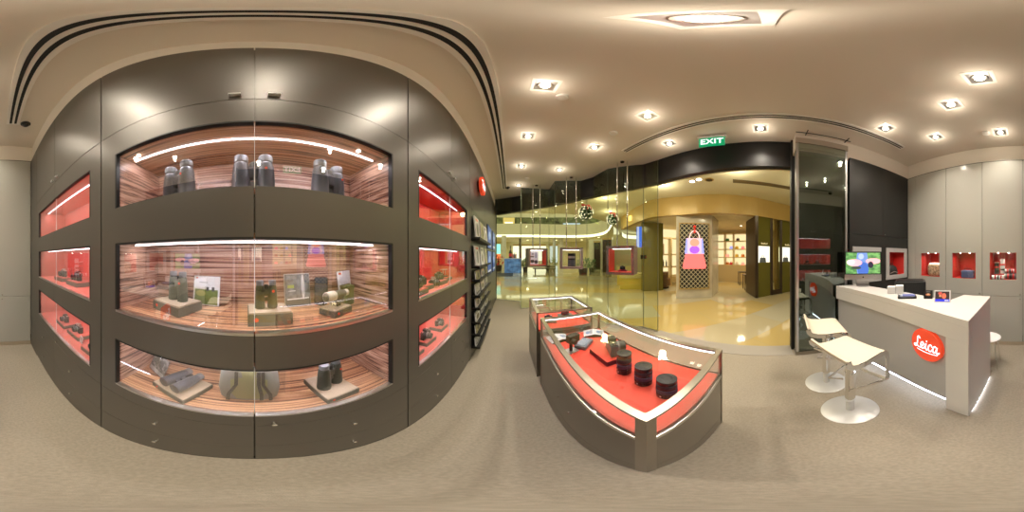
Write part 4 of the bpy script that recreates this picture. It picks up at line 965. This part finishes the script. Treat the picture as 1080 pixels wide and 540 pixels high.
# mall lamps: spot at each fixture, plus an added unseen fill point below
ml = [(3.4, .6), (3.5, 2.6), (3.0, 4.6), (1.0, 6.6), (4.0, -1.2), (-1.5, 6.8), (4.2, 6.0)]
for i, (x, y) in enumerate(ml):
    t = thing('mall_downlight', ['round lamp in the mall ceiling straight outside the entrance', 'round lamp in the mall ceiling before the handbag pillar', 'round lamp in the mall ceiling beyond the nearest hanging box', 'round lamp in the mall ceiling beyond the farthest hanging box', 'round lamp in the mall ceiling beside the dark jamb', 'round lamp in the mall ceiling beyond the dark wall end', 'round lamp in the mall ceiling before the yellow counters'][i], 'ceiling light', (x, y, MC), 0, 'round mall lamps')
    B().lathe([(.05, -.010), (.065, -.006), (.065, -.0005)]).build('ring', trim_m, t, local=True, smooth=True); B().cyl((0, 0, -.011), .045, .003).build('lamp', lamp_far, t, local=True)
    spot((x, y, MC - .03), 95, col=(1, .90, .66), size=165, r=.12); fill_point((x, y, MC - .25), 14, (1, .90, .62), .1)
# --- handbag pillar
Aq, Bq, Cq = Vector((4.67, 2.89, 0)), Vector((5.32, 1.85, 0)), Vector((6.25, 1.91, 0)); Dq = Vector((5.75, 2.95, 0))
t = thing('advert_pillar', 'broad grey marble pillar carrying the handbag light box', 'pillar', ((Aq + Cq) / 2))
B().prism([tuple(q.xy) for q in (Aq, Bq, Cq, Dq)], .0, 2.899).build('shaft', mall_stone, t)
ux = (Bq - Aq).normalized(); nn = Vector((-ux.y, ux.x, 0)); nn = nn if nn.dot(-Aq) > 0 else -nn
W = (Bq - Aq).length; a0, a1 = W * .10, W * .90
fr = B()
def obox(bd, s0, s1, d0, d1, z0, z1): bd.prism([tuple((Aq + ux * s + nn * d).xy) for s, d in ((s0, d0), (s1, d0), (s1, d1), (s0, d1))], z0, z1)
obox(fr, a0 - .03, a0, .001, .04, .32, 2.58); obox(fr, a1, a1 + .03, .001, .04, .32, 2.58); obox(fr, a0, a1, .001, .04, .32, .35); obox(fr, a0, a1, .001, .04, 2.55, 2.58)
fr.build('gold_frame', mall_gold, t)
P = lambda s, z, d=.02: tuple(Aq + ux * s + nn * d + Vector((0, 0, z)))
lat = picture('lattice_board', (0, 0, 0), [], lattice=(6.5, 14, (.012, .012, .012), (.62, .58, .42)), es=0.0)
B().quad(P(a0, .35), P(a1, .35), P(a1, 2.55), P(a0, 2.55), .004).build('lattice_panel', lat, t)
# handbag built as layered relief in the light box
mid = (a0 + a1) / 2
def relief(name, pts, d0, d1, mat):
    b = B(); lo = [Vector(P(mid + s, z, d0)) for s, z in pts]; hi = [Vector(P(mid + s, z, d1)) for s, z in pts]
    n = len(pts); vl = [b.bm.verts.new(q) for q in lo]; vh = [b.bm.verts.new(q) for q in hi]
    b.bm.faces.new(vl[::-1]); b.bm.faces.new(vh)
    for i in range(n): b.bm.faces.new((vl[i], vl[(i + 1) % n], vh[(i + 1) % n], vh[i]))
    return b.build(name, mat, bag)
bag = thing('handbag_display', 'giant pink and blue handbag with round purple motif lit on the pillar', 'handbag display', tuple(Aq + ux * mid + nn * .03 + Vector((0, 0, 1.0))))
mk = lambda n, c, e=.9: pbr(n, c, rough=.4, emit=c, es=e)
relief('body', [(-.40, 1.10), (-.37, 1.02), (.37, 1.02), (.40, 1.10), (.30, 1.52), (-.30, 1.52)], .022, .05, mk('bag_pink', (.85, .16, .16)))
relief('upper_body', [(-.33, 1.521), (.33, 1.521), (.27, 2.05), (-.27, 2.05)], .022, .045, mk('bag_pale', (.75, .48, .62)))
relief('side_gusset', [(-.33, 1.53), (-.24, 1.53), (-.22, 2.0), (-.28, 2.04)], .0455, .055, mk('bag_blue', (.30, .34, .8)))
relief('side_gusset', [(.33, 1.53), (.24, 1.53), (.22, 2.0), (.28, 2.04)], .0455, .055, MATS['bag_blue'])
relief('motif', [(.17 * cos(2 * pi * i / 24), 1.66 + .13 * sin(2 * pi * i / 24)) for i in range(24)], .0455, .058, mk('bag_violet', (.35, .10, .75)))
relief('motif', [(.16 * cos(2 * pi * i / 24), 1.90 + .13 * sin(2 * pi * i / 24)) for i in range(24)], .0455, .060, mk('bag_coral', (.95, .30, .22)))
b = B(); b.tube([P(mid + .17 * cos(a), 2.04 + .26 * sin(a), .052) for a in [pi * i / 14 for i in range(15)]], .022); b.build('handle', mk('bag_handle', (.85, .55, .55)), bag, smooth=True)
b = B()
for (dz, r_) in ((2.52, .05), (2.42, .035), (2.34, .045)): b.ball(P(mid, dz - .08, .08), r_)
b.build('charm', mk('charm_red', (.8, .05, .03), .4), bag, smooth=True)
spot(tuple(Aq + ux * mid + nn * 1.1 + Vector((0, 0, 2.75))), 40, col=(1, .85, .6), size=90, rot=(0, 0, 0))

# --- boutique walls and shelving
bq = pbr('boutique_cream', (.70, .56, .30), rough=.5)
struct(B().box(9.35, 9.5, -3.5, 4.0, 0, 2.9).build('wall_boutique', bq))
struct(B().prism([(6.05, 5.6), (6.15, 5.7), (9.5, 4.1), (9.4, 4.0)], 0, 2.9).build('wall_boutique_north', bq))
struct(B().prism([(7.2, -2.5), (9.4, -3.5), (9.45, -3.4), (7.25, -2.4)], 0, 2.9).build('wall_boutique_south', bq))
lit = emis('shelf_glow', (1., .80, .42), 1.0)
t = thing('shelving_unit', 'wide lit champagne shelving along the boutique back wall', 'shelving', (9.2, .9, 0))
SZ = [2.31, 1.85, 1.40, .95]
B().box(9.30, 9.345, -.2, 3.3, .95, 2.75).build('glowing_back', lit, t)
for zz in SZ + [2.75]: B().box(8.95, 9.299, -.25, 3.35, zz - .05, zz).build('shelf', shelf_gold, t)
for yy in (-.25, .80, 1.86, 2.36, 3.30): B().box(8.93, 9.299, yy - .03, yy + .03, .9, 2.80).build('upright', shelf_gold, t)
B().box(8.93, 9.299, -.28, 3.35, 0, .899).build('base_cabinet', pbr('champagne_base', (.5, .38, .2), rough=.2), t)
BAGC = {'green': (.05, .35, .08), 'brown': (.08, .02, .02), 'pink': (.7, .15, .3), 'orange': (.8, .25, .04), 'blue': (.08, .2, .4), 'yellow': (.8, .5, .05), 'red': (.7, .04, .05), 'white': (.8, .7, .6), 'coral': (.8, .25, .2)}
def handbag(label, loc, col, s=1., rz=R(90), group='handbags on the boutique shelves'):
    t = thing('handbag', label, 'handbag', loc, rz, group); m = pbr('bag_' + col, BAGC[col], rough=.4)
    b = B(); b.prism([(-.14 * s, 0), (.14 * s, 0), (.11 * s, .19 * s), (-.11 * s, .19 * s)], -.05 * s, .05 * s, T=Matrix.Rotation(pi / 2, 4, 'X')); b.build('body', m, t, local=True, bevel=.012)
    B().tube([(.06 * s * cos(a), 0, .19 * s + .08 * s * sin(a)) for a in [pi * i / 8 for i in range(9)]], .008 * s, 6).build('handle', m, t, local=True)
rows = [(0, [(767.5, 'green'), (775.5, 'brown'), (789, 'pink')]), (1, [(769, 'blue'), (777.5, 'yellow'), (783, 'pink'), (788.5, 'red')]), (2, [(767, 'coral'), (777.5, 'yellow'), (783, 'orange'), (788.5, 'red')]), (3, [(766, 'orange'), (770.5, 'red'), (778, 'white'), (784, 'coral'), (789.5, 'red')])]
for r_, items in rows:
    for k, (u, c_) in enumerate(items):
        y = {767.5: 2.22, 767: 2.22, 766: 2.22, 769: 2.0, 770.5: 2.0, 775.5: 1.62, 777.5: 1.68, 778: 1.68, 783: 1.33, 784: 1.33}.get(u, .98); sh = ['top', 'second', 'third', 'lowest'][r_]
        nxt = [i for i in range(len(items)) if items[i][1] == c_]
        handbag(f'{c_} handbag on the {sh} shelf of the boutique wall', (9.1, y, SZ[r_] + .0005), c_, .75)
# left display wall of boutique
Lq0, Lq1 = Vector((5.75, 5.35, 0)), Vector((7.85, 3.95, 0)); du = (Lq1 - Lq0).normalized(); dn = Vector((du.y, -du.x, 0)); dn = dn if dn.dot(-Lq0) > 0 else -dn
t = thing('shelving_unit', 'tall lit champagne display unit left of the handbag pillar', 'shelving', tuple(Lq0))
def lb(bd, s0, s1, d0, d1, z0, z1): bd.prism([tuple((Lq0 + du * s + dn * d).xy) for s, d in ((s0, d0), (s1, d0), (s1, d1), (s0, d1))], z0, z1); return bd
lb(B(), .05, 2.3, .0, .02, .5, 2.8).build('glowing_back', lit, t)
for s in (.3, 1.25, 1.75): lb(B(), s - .04, s + .04, .021, .35, .0, 2.35).build('upright', shelf_gold, t)
for zz in (2.35, 1.55, .95, .45): lb(B(), .3, 2.3, .021, .35, zz - .06, zz).build('shelf', shelf_gold, t)
q = Lq0 + du * .55 + dn * .18; handbag('dark brown handbag on top of the lit display unit', (q.x, q.y, 2.3505), 'brown', 1.3, atan2(du.y, du.x), 'goods on the lit display unit')
for k in range(5):
    q = Lq0 + du * (.42 + .16 * k) + dn * .18
    o = B().lathe([(.03, 0), (.035, .01), (.035, .2), (.012, .26), (.012, .32)]).build('bottle', brown_dark, None, smooth=True); o.location = (q.x, q.y, .9505); tag(o, 'dark bottle in the row on the lit display unit', 'bottle', 'bottles on the lit display unit')
for k in range(3):
    q = Lq0 + du * (.5 + .22 * k) + dn * .12
    o = B().box(-.02, .02, -.01, .01, 0, .5).build('scarf', pbr('scarf_tan', (.4, .25, .1), rough=.8), None); o.location = (q.x, q.y, 1.5505); o.rotation_euler.z = atan2(du.y, du.x); tag(o, 'narrow folded tan scarf standing in the lit display unit', 'scarf', 'scarves in the lit display unit')
# olive facade with windows to the right
fac = [(5.50, .33), (5.96, -.18), (6.22, -.55), (7.15, -1.9)]
t = thing('boutique_facade', 'olive glass boutique facade with dark mullions and lit bag windows', 'facade', (6.0, -.3, 0))
def seg(bd, a, b, th, z0, z1):
    a, b = Vector((*a, 0)), Vector((*b, 0)); tt = (b - a).normalized(); n_ = Vector((-tt.y, tt.x, 0)); n_ = n_ if n_.dot(a) > 0 else -n_
    bd.prism([tuple(p_.xy) for p_ in (a, b, b + n_ * th, a + n_ * th)], z0, z1); return bd
def lerp(a, b, k): return (a[0] + (b[0] - a[0]) * k, a[1] + (b[1] - a[1]) * k)
white_lit = emis('window_glow', (1., .93, .72), 1.3)
for i in (0, 2):
    a, b = fac[i], fac[i + 1]
    if i == 2: b = lerp(a, b, .45)
    seg(B(), a, b, .12, 0, 1.22).build('lower_panel', olive_green, t); seg(B(), a, b, .12, 1.80, 2.839).build('upper_panel', olive_green, t)
    a_, b_ = [(x + .25, y + .05) for x, y in (a, b)]
    seg(B(), a_, b_, .02, 1.22, 1.80).build('window_back', white_lit, t)
    m0, m1 = lerp(a, b, .28), lerp(a, b, .72)
    sb = B()
    for k in range(7):
        p0, p1 = lerp(m0, m1, k / 7), lerp(m0, m1, (k + .55) / 7)
        seg(sb, (p0[0] - .012, p0[1] - .008), (p1[0] - .012, p1[1] - .008), .01, 1.86, 1.90 if k % 3 else 1.92)
    sb.build('sign_letters', pbr('gold_letters', (.8, .7, .4), rough=.3, emit=(.8, .7, .4), es=.4), t)
seg(B(), fac[1], fac[2], .02, .0, .18).build('threshold', brown_dark, t); seg(B(), fac[1], fac[2], .02, .18, 2.839).build('door_glass', glass_front, t)
for p_ in (fac[0], fac[1], lerp(fac[0], fac[1], .97), fac[2]): B().box(p_[0] - .03, p_[0] + .09, p_[1] - .05, p_[1] + .05, 0, 2.839).build('mullion', brown_dark, t)
struct(B().prism([(6.4, -.4), (7.5, -1.6), (7.6, -1.5), (6.5, -.3)], 0, 2.9).build('wall_boutique_inner', pbr('amber_panel', (.4, .25, .08), rough=.3)))
struct(B().prism([(5.50, .38), (5.60, .40), (6.5, .75), (6.45, .82)], 0, 2.84).build('wall_boutique_jamb', brown_dark))
for (i, lab) in ((0, 'grey handbag in the lit window nearer the boutique door opening'), (2, 'grey handbag in the lit window beside the dark jamb')):
    k_ = lerp(fac[i], fac[i + 1], .5 if i == 0 else .2); BAGC['grey'] = (.16, .19, .24)
    handbag(lab, (k_[0] + .09, k_[1] + .06, 1.2205), 'grey', .9, R(-50), 'handbags in the facade windows')
# dark stools in boutique
for (u, v, lab) in ((783.5, 300, 'dark wooden side table nearer the boutique shelves'), (789.5, 305, 'dark wooden side table nearer the olive facade')):
    p = at(u, v, .0); t = thing('side_table', lab, 'table', p, R(20), 'dark tables in the boutique')
    B().box(-.22, .22, -.22, .22, .62, .66).build('table_top', brown_dark, t, local=True)
    for a in (-1, 1):
        for b in (-1, 1): B().box(a * .2 - .015, a * .2 + .015, b * .2 - .015, b * .2 + .015, 0, .6195).build('leg', brown_dark, t, local=True)
spot((7.6, 1.2, 2.88), 260, col=(1, .82, .5), size=165, r=.15); spot((6.4, 3.9, 2.88), 150, col=(1, .82, .5), size=165, r=.15); spot((8.2, -.9, 2.88), 60, col=(1, .82, .5), size=165, r=.15)
for i, (x, y) in enumerate(((7.6, 1.2), (6.4, 3.9), (8.2, -.9))):
    t = thing('boutique_downlight', ['round lamp over the boutique floor before the shelves', 'round lamp over the lit display unit', 'round lamp behind the olive facade'][i], 'ceiling light', (x, y, 2.9), 0, 'boutique lamps'); B().lathe([(.05, -.008), (.06, -.0005)]).build('ring', trim_m, t, local=True); B().cyl((0, 0, -.009), .04, .002).build('lamp', lamp_far, t, local=True)
# tub chair
p = at(702, 303.5, .0); t = thing('tub_chair', 'brown tub chair before the lit display unit', 'chair', (p.x, p.y, 0), R(30))
arc = [(.30 * cos(a), .30 * sin(a)) for a in [R(-20 + 220 * i / 16) for i in range(17)]]
brl = pbr('brown_leather', (.16, .09, .04), rough=.4)
B().prism(arc + [(x * .75, y * .75) for x, y in arc[::-1]], .08, .72).build('backrest', brl, t, local=True, smooth=True); B().cyl((0, 0, .28), .22, .30).build('seat', brl, t, local=True); B().cyl((0, 0, .04), .15, .08).build('base', brown_dark, t, local=True)
# facade posts at left of boutique + screen and small sign
t = thing('olive_post', 'olive clad storefront post between mall aisle and boutique', 'post', (5.0, 4.5, 0))
B().prism([(4.75, 4.55), (5.35, 4.15), (5.5, 4.4), (4.95, 4.8)], .0, 2.839).build('shaft', pbr('olive_stone', (.22, .19, .06), rough=.15), t); B().prism([(5.36, 4.14), (5.50, 4.05), (5.63, 4.28), (5.51, 4.37)], .0, 2.839).build('edge_strip', olive_green, t)
t = thing('wall_screen', 'narrow bright blue vertical screen on the olive post', 'screen', (4.75, 4.65, 1.7)); B().quad((4.60, 4.72, 1.80), (4.745, 4.56, 1.80), (4.745, 4.56, 2.65), (4.60, 4.72, 2.65), .03).build('screen', picture('blue_screen', (.04, .12, .75), [('r', .3, .5, .2, .5, (.35, .4, .8))], es=1.), t)
t = thing('hanging_sign', 'small black sign with red tab beside the olive post', 'sign', (4.55, 4.35, 1.34)); B().box(4.32, 4.62, 4.20, 4.22, 1.34, 1.49).build('panel', black, t); B().box(4.575, 4.60, 4.196, 4.1995, 1.39, 1.44).build('red_tab', redpl, t); B().box(4.46, 4.47, 4.205, 4.215, 1.49, 3.4995).build('hanger', black, t)
# yellow counters
for (x, y, w, d, h, rz, lab) in ((4.95, 5.35, 1.05, .6, .68, -44, 'large golden counter beyond the nearest hanging box'), (5.35, 6.3, .8, .6, .95, -40, 'golden counter with pale top set behind the large one')):
    t = thing('gold_counter', lab, 'counter', (x, y, 0), R(rz)); B().box(-w / 2, w / 2, -d / 2, d / 2, 0, h * .72).build('body', yellow_box, t, local=True, bevel=.005); B().box(-w / 2 - .02, w / 2 + .02, -d / 2 - .02, d / 2 + .02, h * .721, h).build('glazed_top', pbr('pale_gold_top', (.62, .55, .25), rough=.15), t, local=True, bevel=.005)
# wreath balls
def wreath(label, loc, r):
    t = thing('hanging_christmas_ball', label, 'christmas decoration', loc, 0, 'hanging green christmas balls')
    rnd = random.Random(3); b = B(); b.ball((0, 0, 0), r * .74, sub=3)
    w = B(); gl = B()
    for i in range(640):
        z_ = 1 - 2 * (i + .5) / 640; a = i * 2.39996; q = sqrt(1 - z_ * z_); d = Vector((q * cos(a), q * sin(a), z_))
        s1 = d.cross(Vector((0, 0, 1))).normalized() if abs(z_) < .98 else Vector((1, 0, 0)); s2 = d.cross(s1)
        p0 = d * r * .74; tip = d * r * 1.02 + (s1 * rnd.uniform(-1, 1) + s2 * rnd.uniform(-1, 1)) * r * .2
        m_ = (p0 + tip) / 2 + s1 * r * .07; n_ = (p0 + tip) / 2 - s1 * r * .07
        v = [b.bm.verts.new(k) for k in (p0, m_, tip, n_)]; b.bm.faces.new(v)
        if rnd.random() < .12: w.ball(tuple(d * r * 1.02), r * .06, sub=1)
        elif rnd.random() < .04: gl.ball(tuple(d * r * .98), r * .06, sub=1)
    b.build('foliage', leafm, t, local=True); w.build('fairy_lights', emis('fairy', (1, .9, .7), 2.2), t, local=True)['kind'] = 'stuff'; gl.build('baubles', pbr('silver_bauble', (.7, .7, .55), rough=.15, metal=.8), t, local=True)['kind'] = 'stuff'
    bw = B()
    for s in (-1, 1):
        bw.ball((s * r * .38, 0, r * 1.12), r * .28, sc=(1.2, .5, .7)); bw.band([(s * r * .05, -.02, r * 1.05), (s * r * .25, -r * .9, r * .7), (s * r * .3, -r * 1.05, r * .2)], r * .16, .008, (1, 0, 0))
    bw.ball((0, -.01, r * 1.1), r * .14); bw.build('bow', redpl, t, local=True, smooth=True)
    B().cyl((0, 0, (r + (MC - loc[2])) / 2), .004, MC - loc[2] - r).build('wire', black, t, local=True)
def pol(u, v, d): th = R((u - 538.5) / 3); return (d * sin(th), d * cos(th), H + d * tan(R((270 - v) / 3)))
wreath('larger lit green christmas ball with red bow above the middle hanging box', pol(618, 224.5, 5.3), .235)
wreath('smaller lit green christmas ball with red bow beside the chrome rods', pol(646, 231.5, 6.3), .225)
# small lamps in the band
o = B().box(4.90, 4.93, 5.10, 5.30, 3.02, 3.25).build('wall_lamp', emis('amber_lamp', (1., .65, .2), 2.5)); o.location = (-.12, .12, 0); tag(o, 'small amber lamp on the golden band', 'lamp')

# --- atrium bulkhead, upper floor, far wall
def ring(pl, wid, z0, z1, name, mat):
    pl = smooth(pl, 5); o = []
    for x, y in pl:
        l = sqrt(x * x + y * y); o.append((x * (1 + wid / l), y * (1 + wid / l)))
    return B().prism(pl + o[::-1], z0, z1).build(name, mat)
def pp(lst): return [(d * sin(R(a)), d * cos(R(a))) for a, d in lst]
RG = pp([(-24, 23), (-14, 22.6), (-5, 22.4), (5, 22.4), (14, 22.8), (22, 23), (28, 22.3), (32, 20.3), (34, 18), (35.0, 15.5), (36.2, 12.5)])
struct(ring(RG, 1.2, 4.45, 5.95, 'trim_atrium_bulkhead', pbr('cream_bulkhead', (.66, .62, .45), rough=.6)))
RI = [(x * .985, y * .985) for x, y in RG]
struct(ring(RI, 1.6, 4.36, 4.449, 'trim_bulkhead_lip', pbr('cream_lip', (.75, .7, .52), rough=.6)))
o = struct(ring(RI, .9, 4.10, 4.30, 'trim_cove_light', emis('cove_led', (1., .96, .82), 3.0)))
struct(ring([(x * .995, y * .995) for x, y in RG], 9, 4.0, 4.08, 'ceiling_mall_far', pbr('cream_ceiling3', (.75, .70, .5), rough=.7)))
RG2 = pp([(39.2, 12.0), (40, 13.2), (42, 14.0), (46, 14.4), (50, 14.6)])
struct(ring(RG2, .6, 3.0, 3.25, 'trim_cove_light_side', emis('cove_led2', (1., .96, .82), 1.6)))
# upper floor shops
t = thing('upper_gallery', 'dim upper gallery of shop windows and planting above the white cove', 'gallery', (0, 26, 5.95))
gal = pbr('gallery_green', (.13, .15, .07), rough=.8, noise=.8, nscale=1.5)
def polar_wall(a0, a1, d, z0, z1, th=.3, n=6):
    pl = [((d) * sin(R(a0 + (a1 - a0) * i / n)), d * cos(R(a0 + (a1 - a0) * i / n))) for i in range(n + 1)]
    k = (d + th) / d; return B().prism(pl + [(x * k, y * k) for x, y in pl[::-1]], z0, z1)
polar_wall(-24, 33, 25.5, 5.951, 7.6, n=14).build('planted_front', gal, t)
polar_wall(-2.6, 1.4, 25.2, 6.0, 7.5, .2).build('lit_shopfront', emis('gallery_shop', (1., .72, .25), .9), t)
polar_wall(-2, .8, 25.0, 6.55, 6.75, .1).build('lit_sign', emis('gallery_sign', (1, .9, .7), 2.2), t)
polar_wall(18.5, 24.5, 25.0, 6.2, 6.55, .1).build('lit_sign', emis('gallery_sign2', (.6, .75, 1.), 1.0), t)
struct(polar_wall(-26, 36, 25.9, 7.6, 12, n=14).build('wall_atrium', mall_cream))
# far ground floor
struct(polar_wall(-26, 40, 29.5, 0, 4.0, n=16).build('wall_far', pbr('far_cream', (.62, .56, .32), rough=.5)))
struct(polar_wall(36, 60, 15.4, 0, MC, n=8).build('wall_far_aisle', pbr('far_cream2', (.62, .55, .3), rough=.5)))
def farthing(name, label, cat, a0, a1, d, z0, z1, mat, th=.4, group=None, part='panel', extra=None):
    t = thing(name, label, cat, (d * sin(R((a0 + a1) / 2)), d * cos(R((a0 + a1) / 2)), z0), 0, group)
    polar_wall(a0, a1, d, z0, z1, th, 3).build(part, mat, t)
    if extra: extra(t)
    return t
def U(u): return (u - 538.5) / 3
glow_w = emis('shop_glow', (1., .95, .80), 1.5); glow_b = emis('shop_glow_cool', (.75, .85, 1.), 1.1)
farthing('shop_window', 'bright shop window behind the farthest hanging box', 'shop window', U(541), U(576), 28.5, .6, 3.2, glow_w, extra=lambda t: (polar_wall(U(541), U(576), 28.3, 3.21, 3.5, .2, 3).build('header', mall_gold, t), polar_wall(U(541), U(576), 28.3, .0, .59, .2, 3).build('stall_riser', mall_stone, t)))
farthing('shop_window', 'cool lit shop window between two far pillars', 'shop window', U(580), U(588), 28.5, .3, 3.2, glow_b, extra=lambda t: polar_wall(U(579.5), U(588.5), 28.3, 3.21, 3.5, .2, 3).build('header', mall_gold, t))
for k, (a, b) in enumerate(((529, 534), (547.5, 550), (583, 586), (590, 594))):
    farthing('far_pillar', ['pale round-edged pillar behind the blue promotional stand', 'slim dark pillar beside the far bright shop window', 'silver pillar beyond the far bench', 'pale pillar beside the middle hanging box'][k], 'pillar', U(a), U(b), 24 if k else 20, 0, 3.999, [mall_stone, brown_dark, alu, mall_stone][k], .7, 'far pillars', 'shaft')
farthing('dark_doorway', 'tall dark doorway in the far cream wall nearer the middle hanging box', 'doorway', U(626.5), U(633), 17.5, 0, 2.9, brown_dark, th=.15, extra=lambda t: polar_wall(U(626), U(633.5), 17.45, 2.901, 3.05, .1, 2).build('lintel', mall_gold, t))
farthing('dark_doorway', 'dark doorway in the far cream wall behind the nearest hanging box', 'doorway', U(635.5), U(645), 14.5, 0, 2.9, brown_dark, extra=lambda t: polar_wall(U(635), U(645.5), 14.45, 2.901, 3.05, .1, 2).build('lintel', mall_gold, t))
struct(polar_wall(U(621), U(652), 17.7, 0, 3.25, n=6).build('wall_far_side', mall_cream))
# blue stand + bottle
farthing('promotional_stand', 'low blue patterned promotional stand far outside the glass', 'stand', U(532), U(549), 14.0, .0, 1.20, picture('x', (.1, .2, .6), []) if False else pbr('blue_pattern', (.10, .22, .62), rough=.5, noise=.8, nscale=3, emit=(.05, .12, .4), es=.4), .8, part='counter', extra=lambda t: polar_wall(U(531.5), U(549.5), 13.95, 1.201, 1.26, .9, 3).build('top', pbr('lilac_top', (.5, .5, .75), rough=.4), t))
q = pol(538.3, 260, 14.3); t = thing('giant_bottle', 'tall dark bottle display standing on the blue stand', 'bottle display', (q[0], q[1], 1.2615)); B().lathe([(.13, 0), (.14, .03), (.14, .5), (.04, .75), (.035, 1.1), (.0, 1.1)]).build('bottle', brown_dark, t, local=True, smooth=True); B().lathe([(.145, .15), (.145, .4)]).build('wrap', redpl, t, local=True, smooth=True)
for k in range(3):
    q = pol(541 + 1.5 * k, 266, 14.4); o = B().lathe([(.05, 0), (.06, .02), (.06, .3), (.02, .4), (.02, .5)]).build('display_bottle', [redpl, brown_dark, pbr('amber_bottle', (.4, .15, .03), rough=.2)][k], None, smooth=True); o.location = (q[0], q[1], 1.2615)
    tag(o, ['red', 'dark brown', 'amber'][k] + ' bottle on the blue stand right of the giant one', 'bottle', 'bottles on the blue stand')
t = thing('video_sign', 'cyan and orange lit sign beyond the end of the dark wall', 'sign', pol(524.5, 283, 17)); a = R(U(523)); b = R(U(528)); d = 17
B().quad((d * sin(a), d * cos(a), 1.2), (d * sin(b), d * cos(b), 1.2), (d * sin(b), d * cos(b), 2.7), (d * sin(a), d * cos(a), 2.7), .1).build('screen', picture('cyan_sign', (.25, .7, .8), [('r', .5, .15, .5, .16, (.8, .2, .08))], es=1.2), t)
polar_wall(U(524.5), U(526.5), 17.12, .0, 1.2, .1, 1).build('post', brown_dark, t)
o = polar_wall(U(505), U(541), 11.5, .001, .012, 2.3, 8).build('entrance_mat', rubber); tag(o, 'dark floor mat before the blue stand', 'mat')
def plant(label, u, d, h, w, red=False):
    th = R(U(u)); t = thing('potted_plant', label, 'potted plant', (d * sin(th), d * cos(th), 0), 0, 'plants in the mall')
    B().lathe([(w * .28, 0), (w * .36, .02), (w * .42, h * .38), (w * .36, h * .4)]).build('pot', brown_dark, t, local=True, smooth=True)
    rnd = random.Random(int(u)); b = B()
    for i in range(160):
        a = rnd.uniform(0, 2 * pi); rr = w * .6 * sqrt(rnd.random()); zz = h * .4 + h * .62 * rnd.random(); c_ = Vector((rr * cos(a), rr * sin(a), zz)); dx = Vector((rnd.uniform(-1, 1), rnd.uniform(-1, 1), rnd.uniform(-.3, 1))).normalized(); s = dx.cross(Vector((0, 0, 1))).normalized() * .05
        v = [b.bm.verts.new(k) for k in (c_ - dx * .13, c_ + s, c_ + dx * .13, c_ - s)]; b.bm.faces.new(v)
    b.build('foliage', redpl if red else leafm2, t, local=True)
plant('red-leaved potted plant beyond the end of the dark wall', 525.0, 15.6, 1.5, 1.0, True)
plant('green potted plant between the blue stand and the farthest hanging box', 554, 14.8, 1.2, .55)
plant('green potted plant beside the farthest hanging box', 580.5, 16, 1.3, 1.2)
plant('green potted plant just right of the middle hanging box', 615, 13, 1.25, .9)
plant('smaller green potted plant near the dark doorways', 624, 14.2, 1.1, .6)
t = thing('bench', 'low dark bench on the mall floor by the green plants', 'bench', (14.6 * sin(R(U(574))), 14.6 * cos(R(U(574))), 0), -R(U(574))); B().box(-1.0, 1.0, -.25, .25, .30, .40).build('seat', brown_dark, t, local=True)
for a in (-.8, .8): B().box(a - .05, a + .05, -.2, .2, 0, .2995).build('leg', brown_dark, t, local=True)
for i, (a, d) in enumerate(((-6, 27), (6, 26), (16, 26), (25, 25.5), (31, 22))):
    p = Vector((d * sin(R(a)), d * cos(R(a)), 3.97)); spot(p, 700, col=(1, .9, .66), size=165, r=.2)
    t = thing('far_downlight', 'round lamp in the far ceiling under the white cove', 'ceiling light', (p.x, p.y, 3.999), 0, 'lamps in the far mall ceiling'); B().lathe([(.18, -.02), (.2, -.0005)]).build('ring', trim_m, t, local=True); B().cyl((0, 0, -.022), .15, .004).build('lamp', lamp_far, t, local=True)
# rear shell so nothing opens onto empty space beside the shop
struct(B().box(2.45, 11, -4.6, -4.4, 0, MC).build('wall_mall_south', mall_cream))

# ================================================================== WORLD, CAMERA
w = bpy.data.worlds.new('world'); SC.world = w; w.use_nodes = True
bg_ = w.node_tree.nodes['Background']; bg_.inputs[0].default_value = (1., .93, .72, 1); bg_.inputs[1].default_value = 1.0
cam = bpy.data.cameras.new('camera'); co = bpy.data.objects.new('camera', cam); COL.objects.link(co)
cam.type = 'PANO'
try: cam.panorama_type = 'EQUIRECTANGULAR'
except Exception: pass
try: cam.cycles.panorama_type = 'EQUIRECTANGULAR'
except Exception: pass
cam.clip_start = .01; cam.clip_end = 200
co.location = (0, 0, H); co.rotation_euler = (R(90), 0, R(-.5)); SC.camera = co
SC.view_settings.view_transform = 'Standard'; SC.view_settings.look = 'None'; SC.view_settings.gamma = 1; SC.view_settings.use_curve_mapping = False
SC.view_settings.exposure = 0.18
cy = SC.cycles
cy.max_bounces = 8; cy.diffuse_bounces = 4; cy.glossy_bounces = 4; cy.transparent_max_bounces = 24; cy.caustics_reflective = False; cy.caustics_refractive = False
cy.sample_clamp_indirect = 4; cy.use_denoising = True
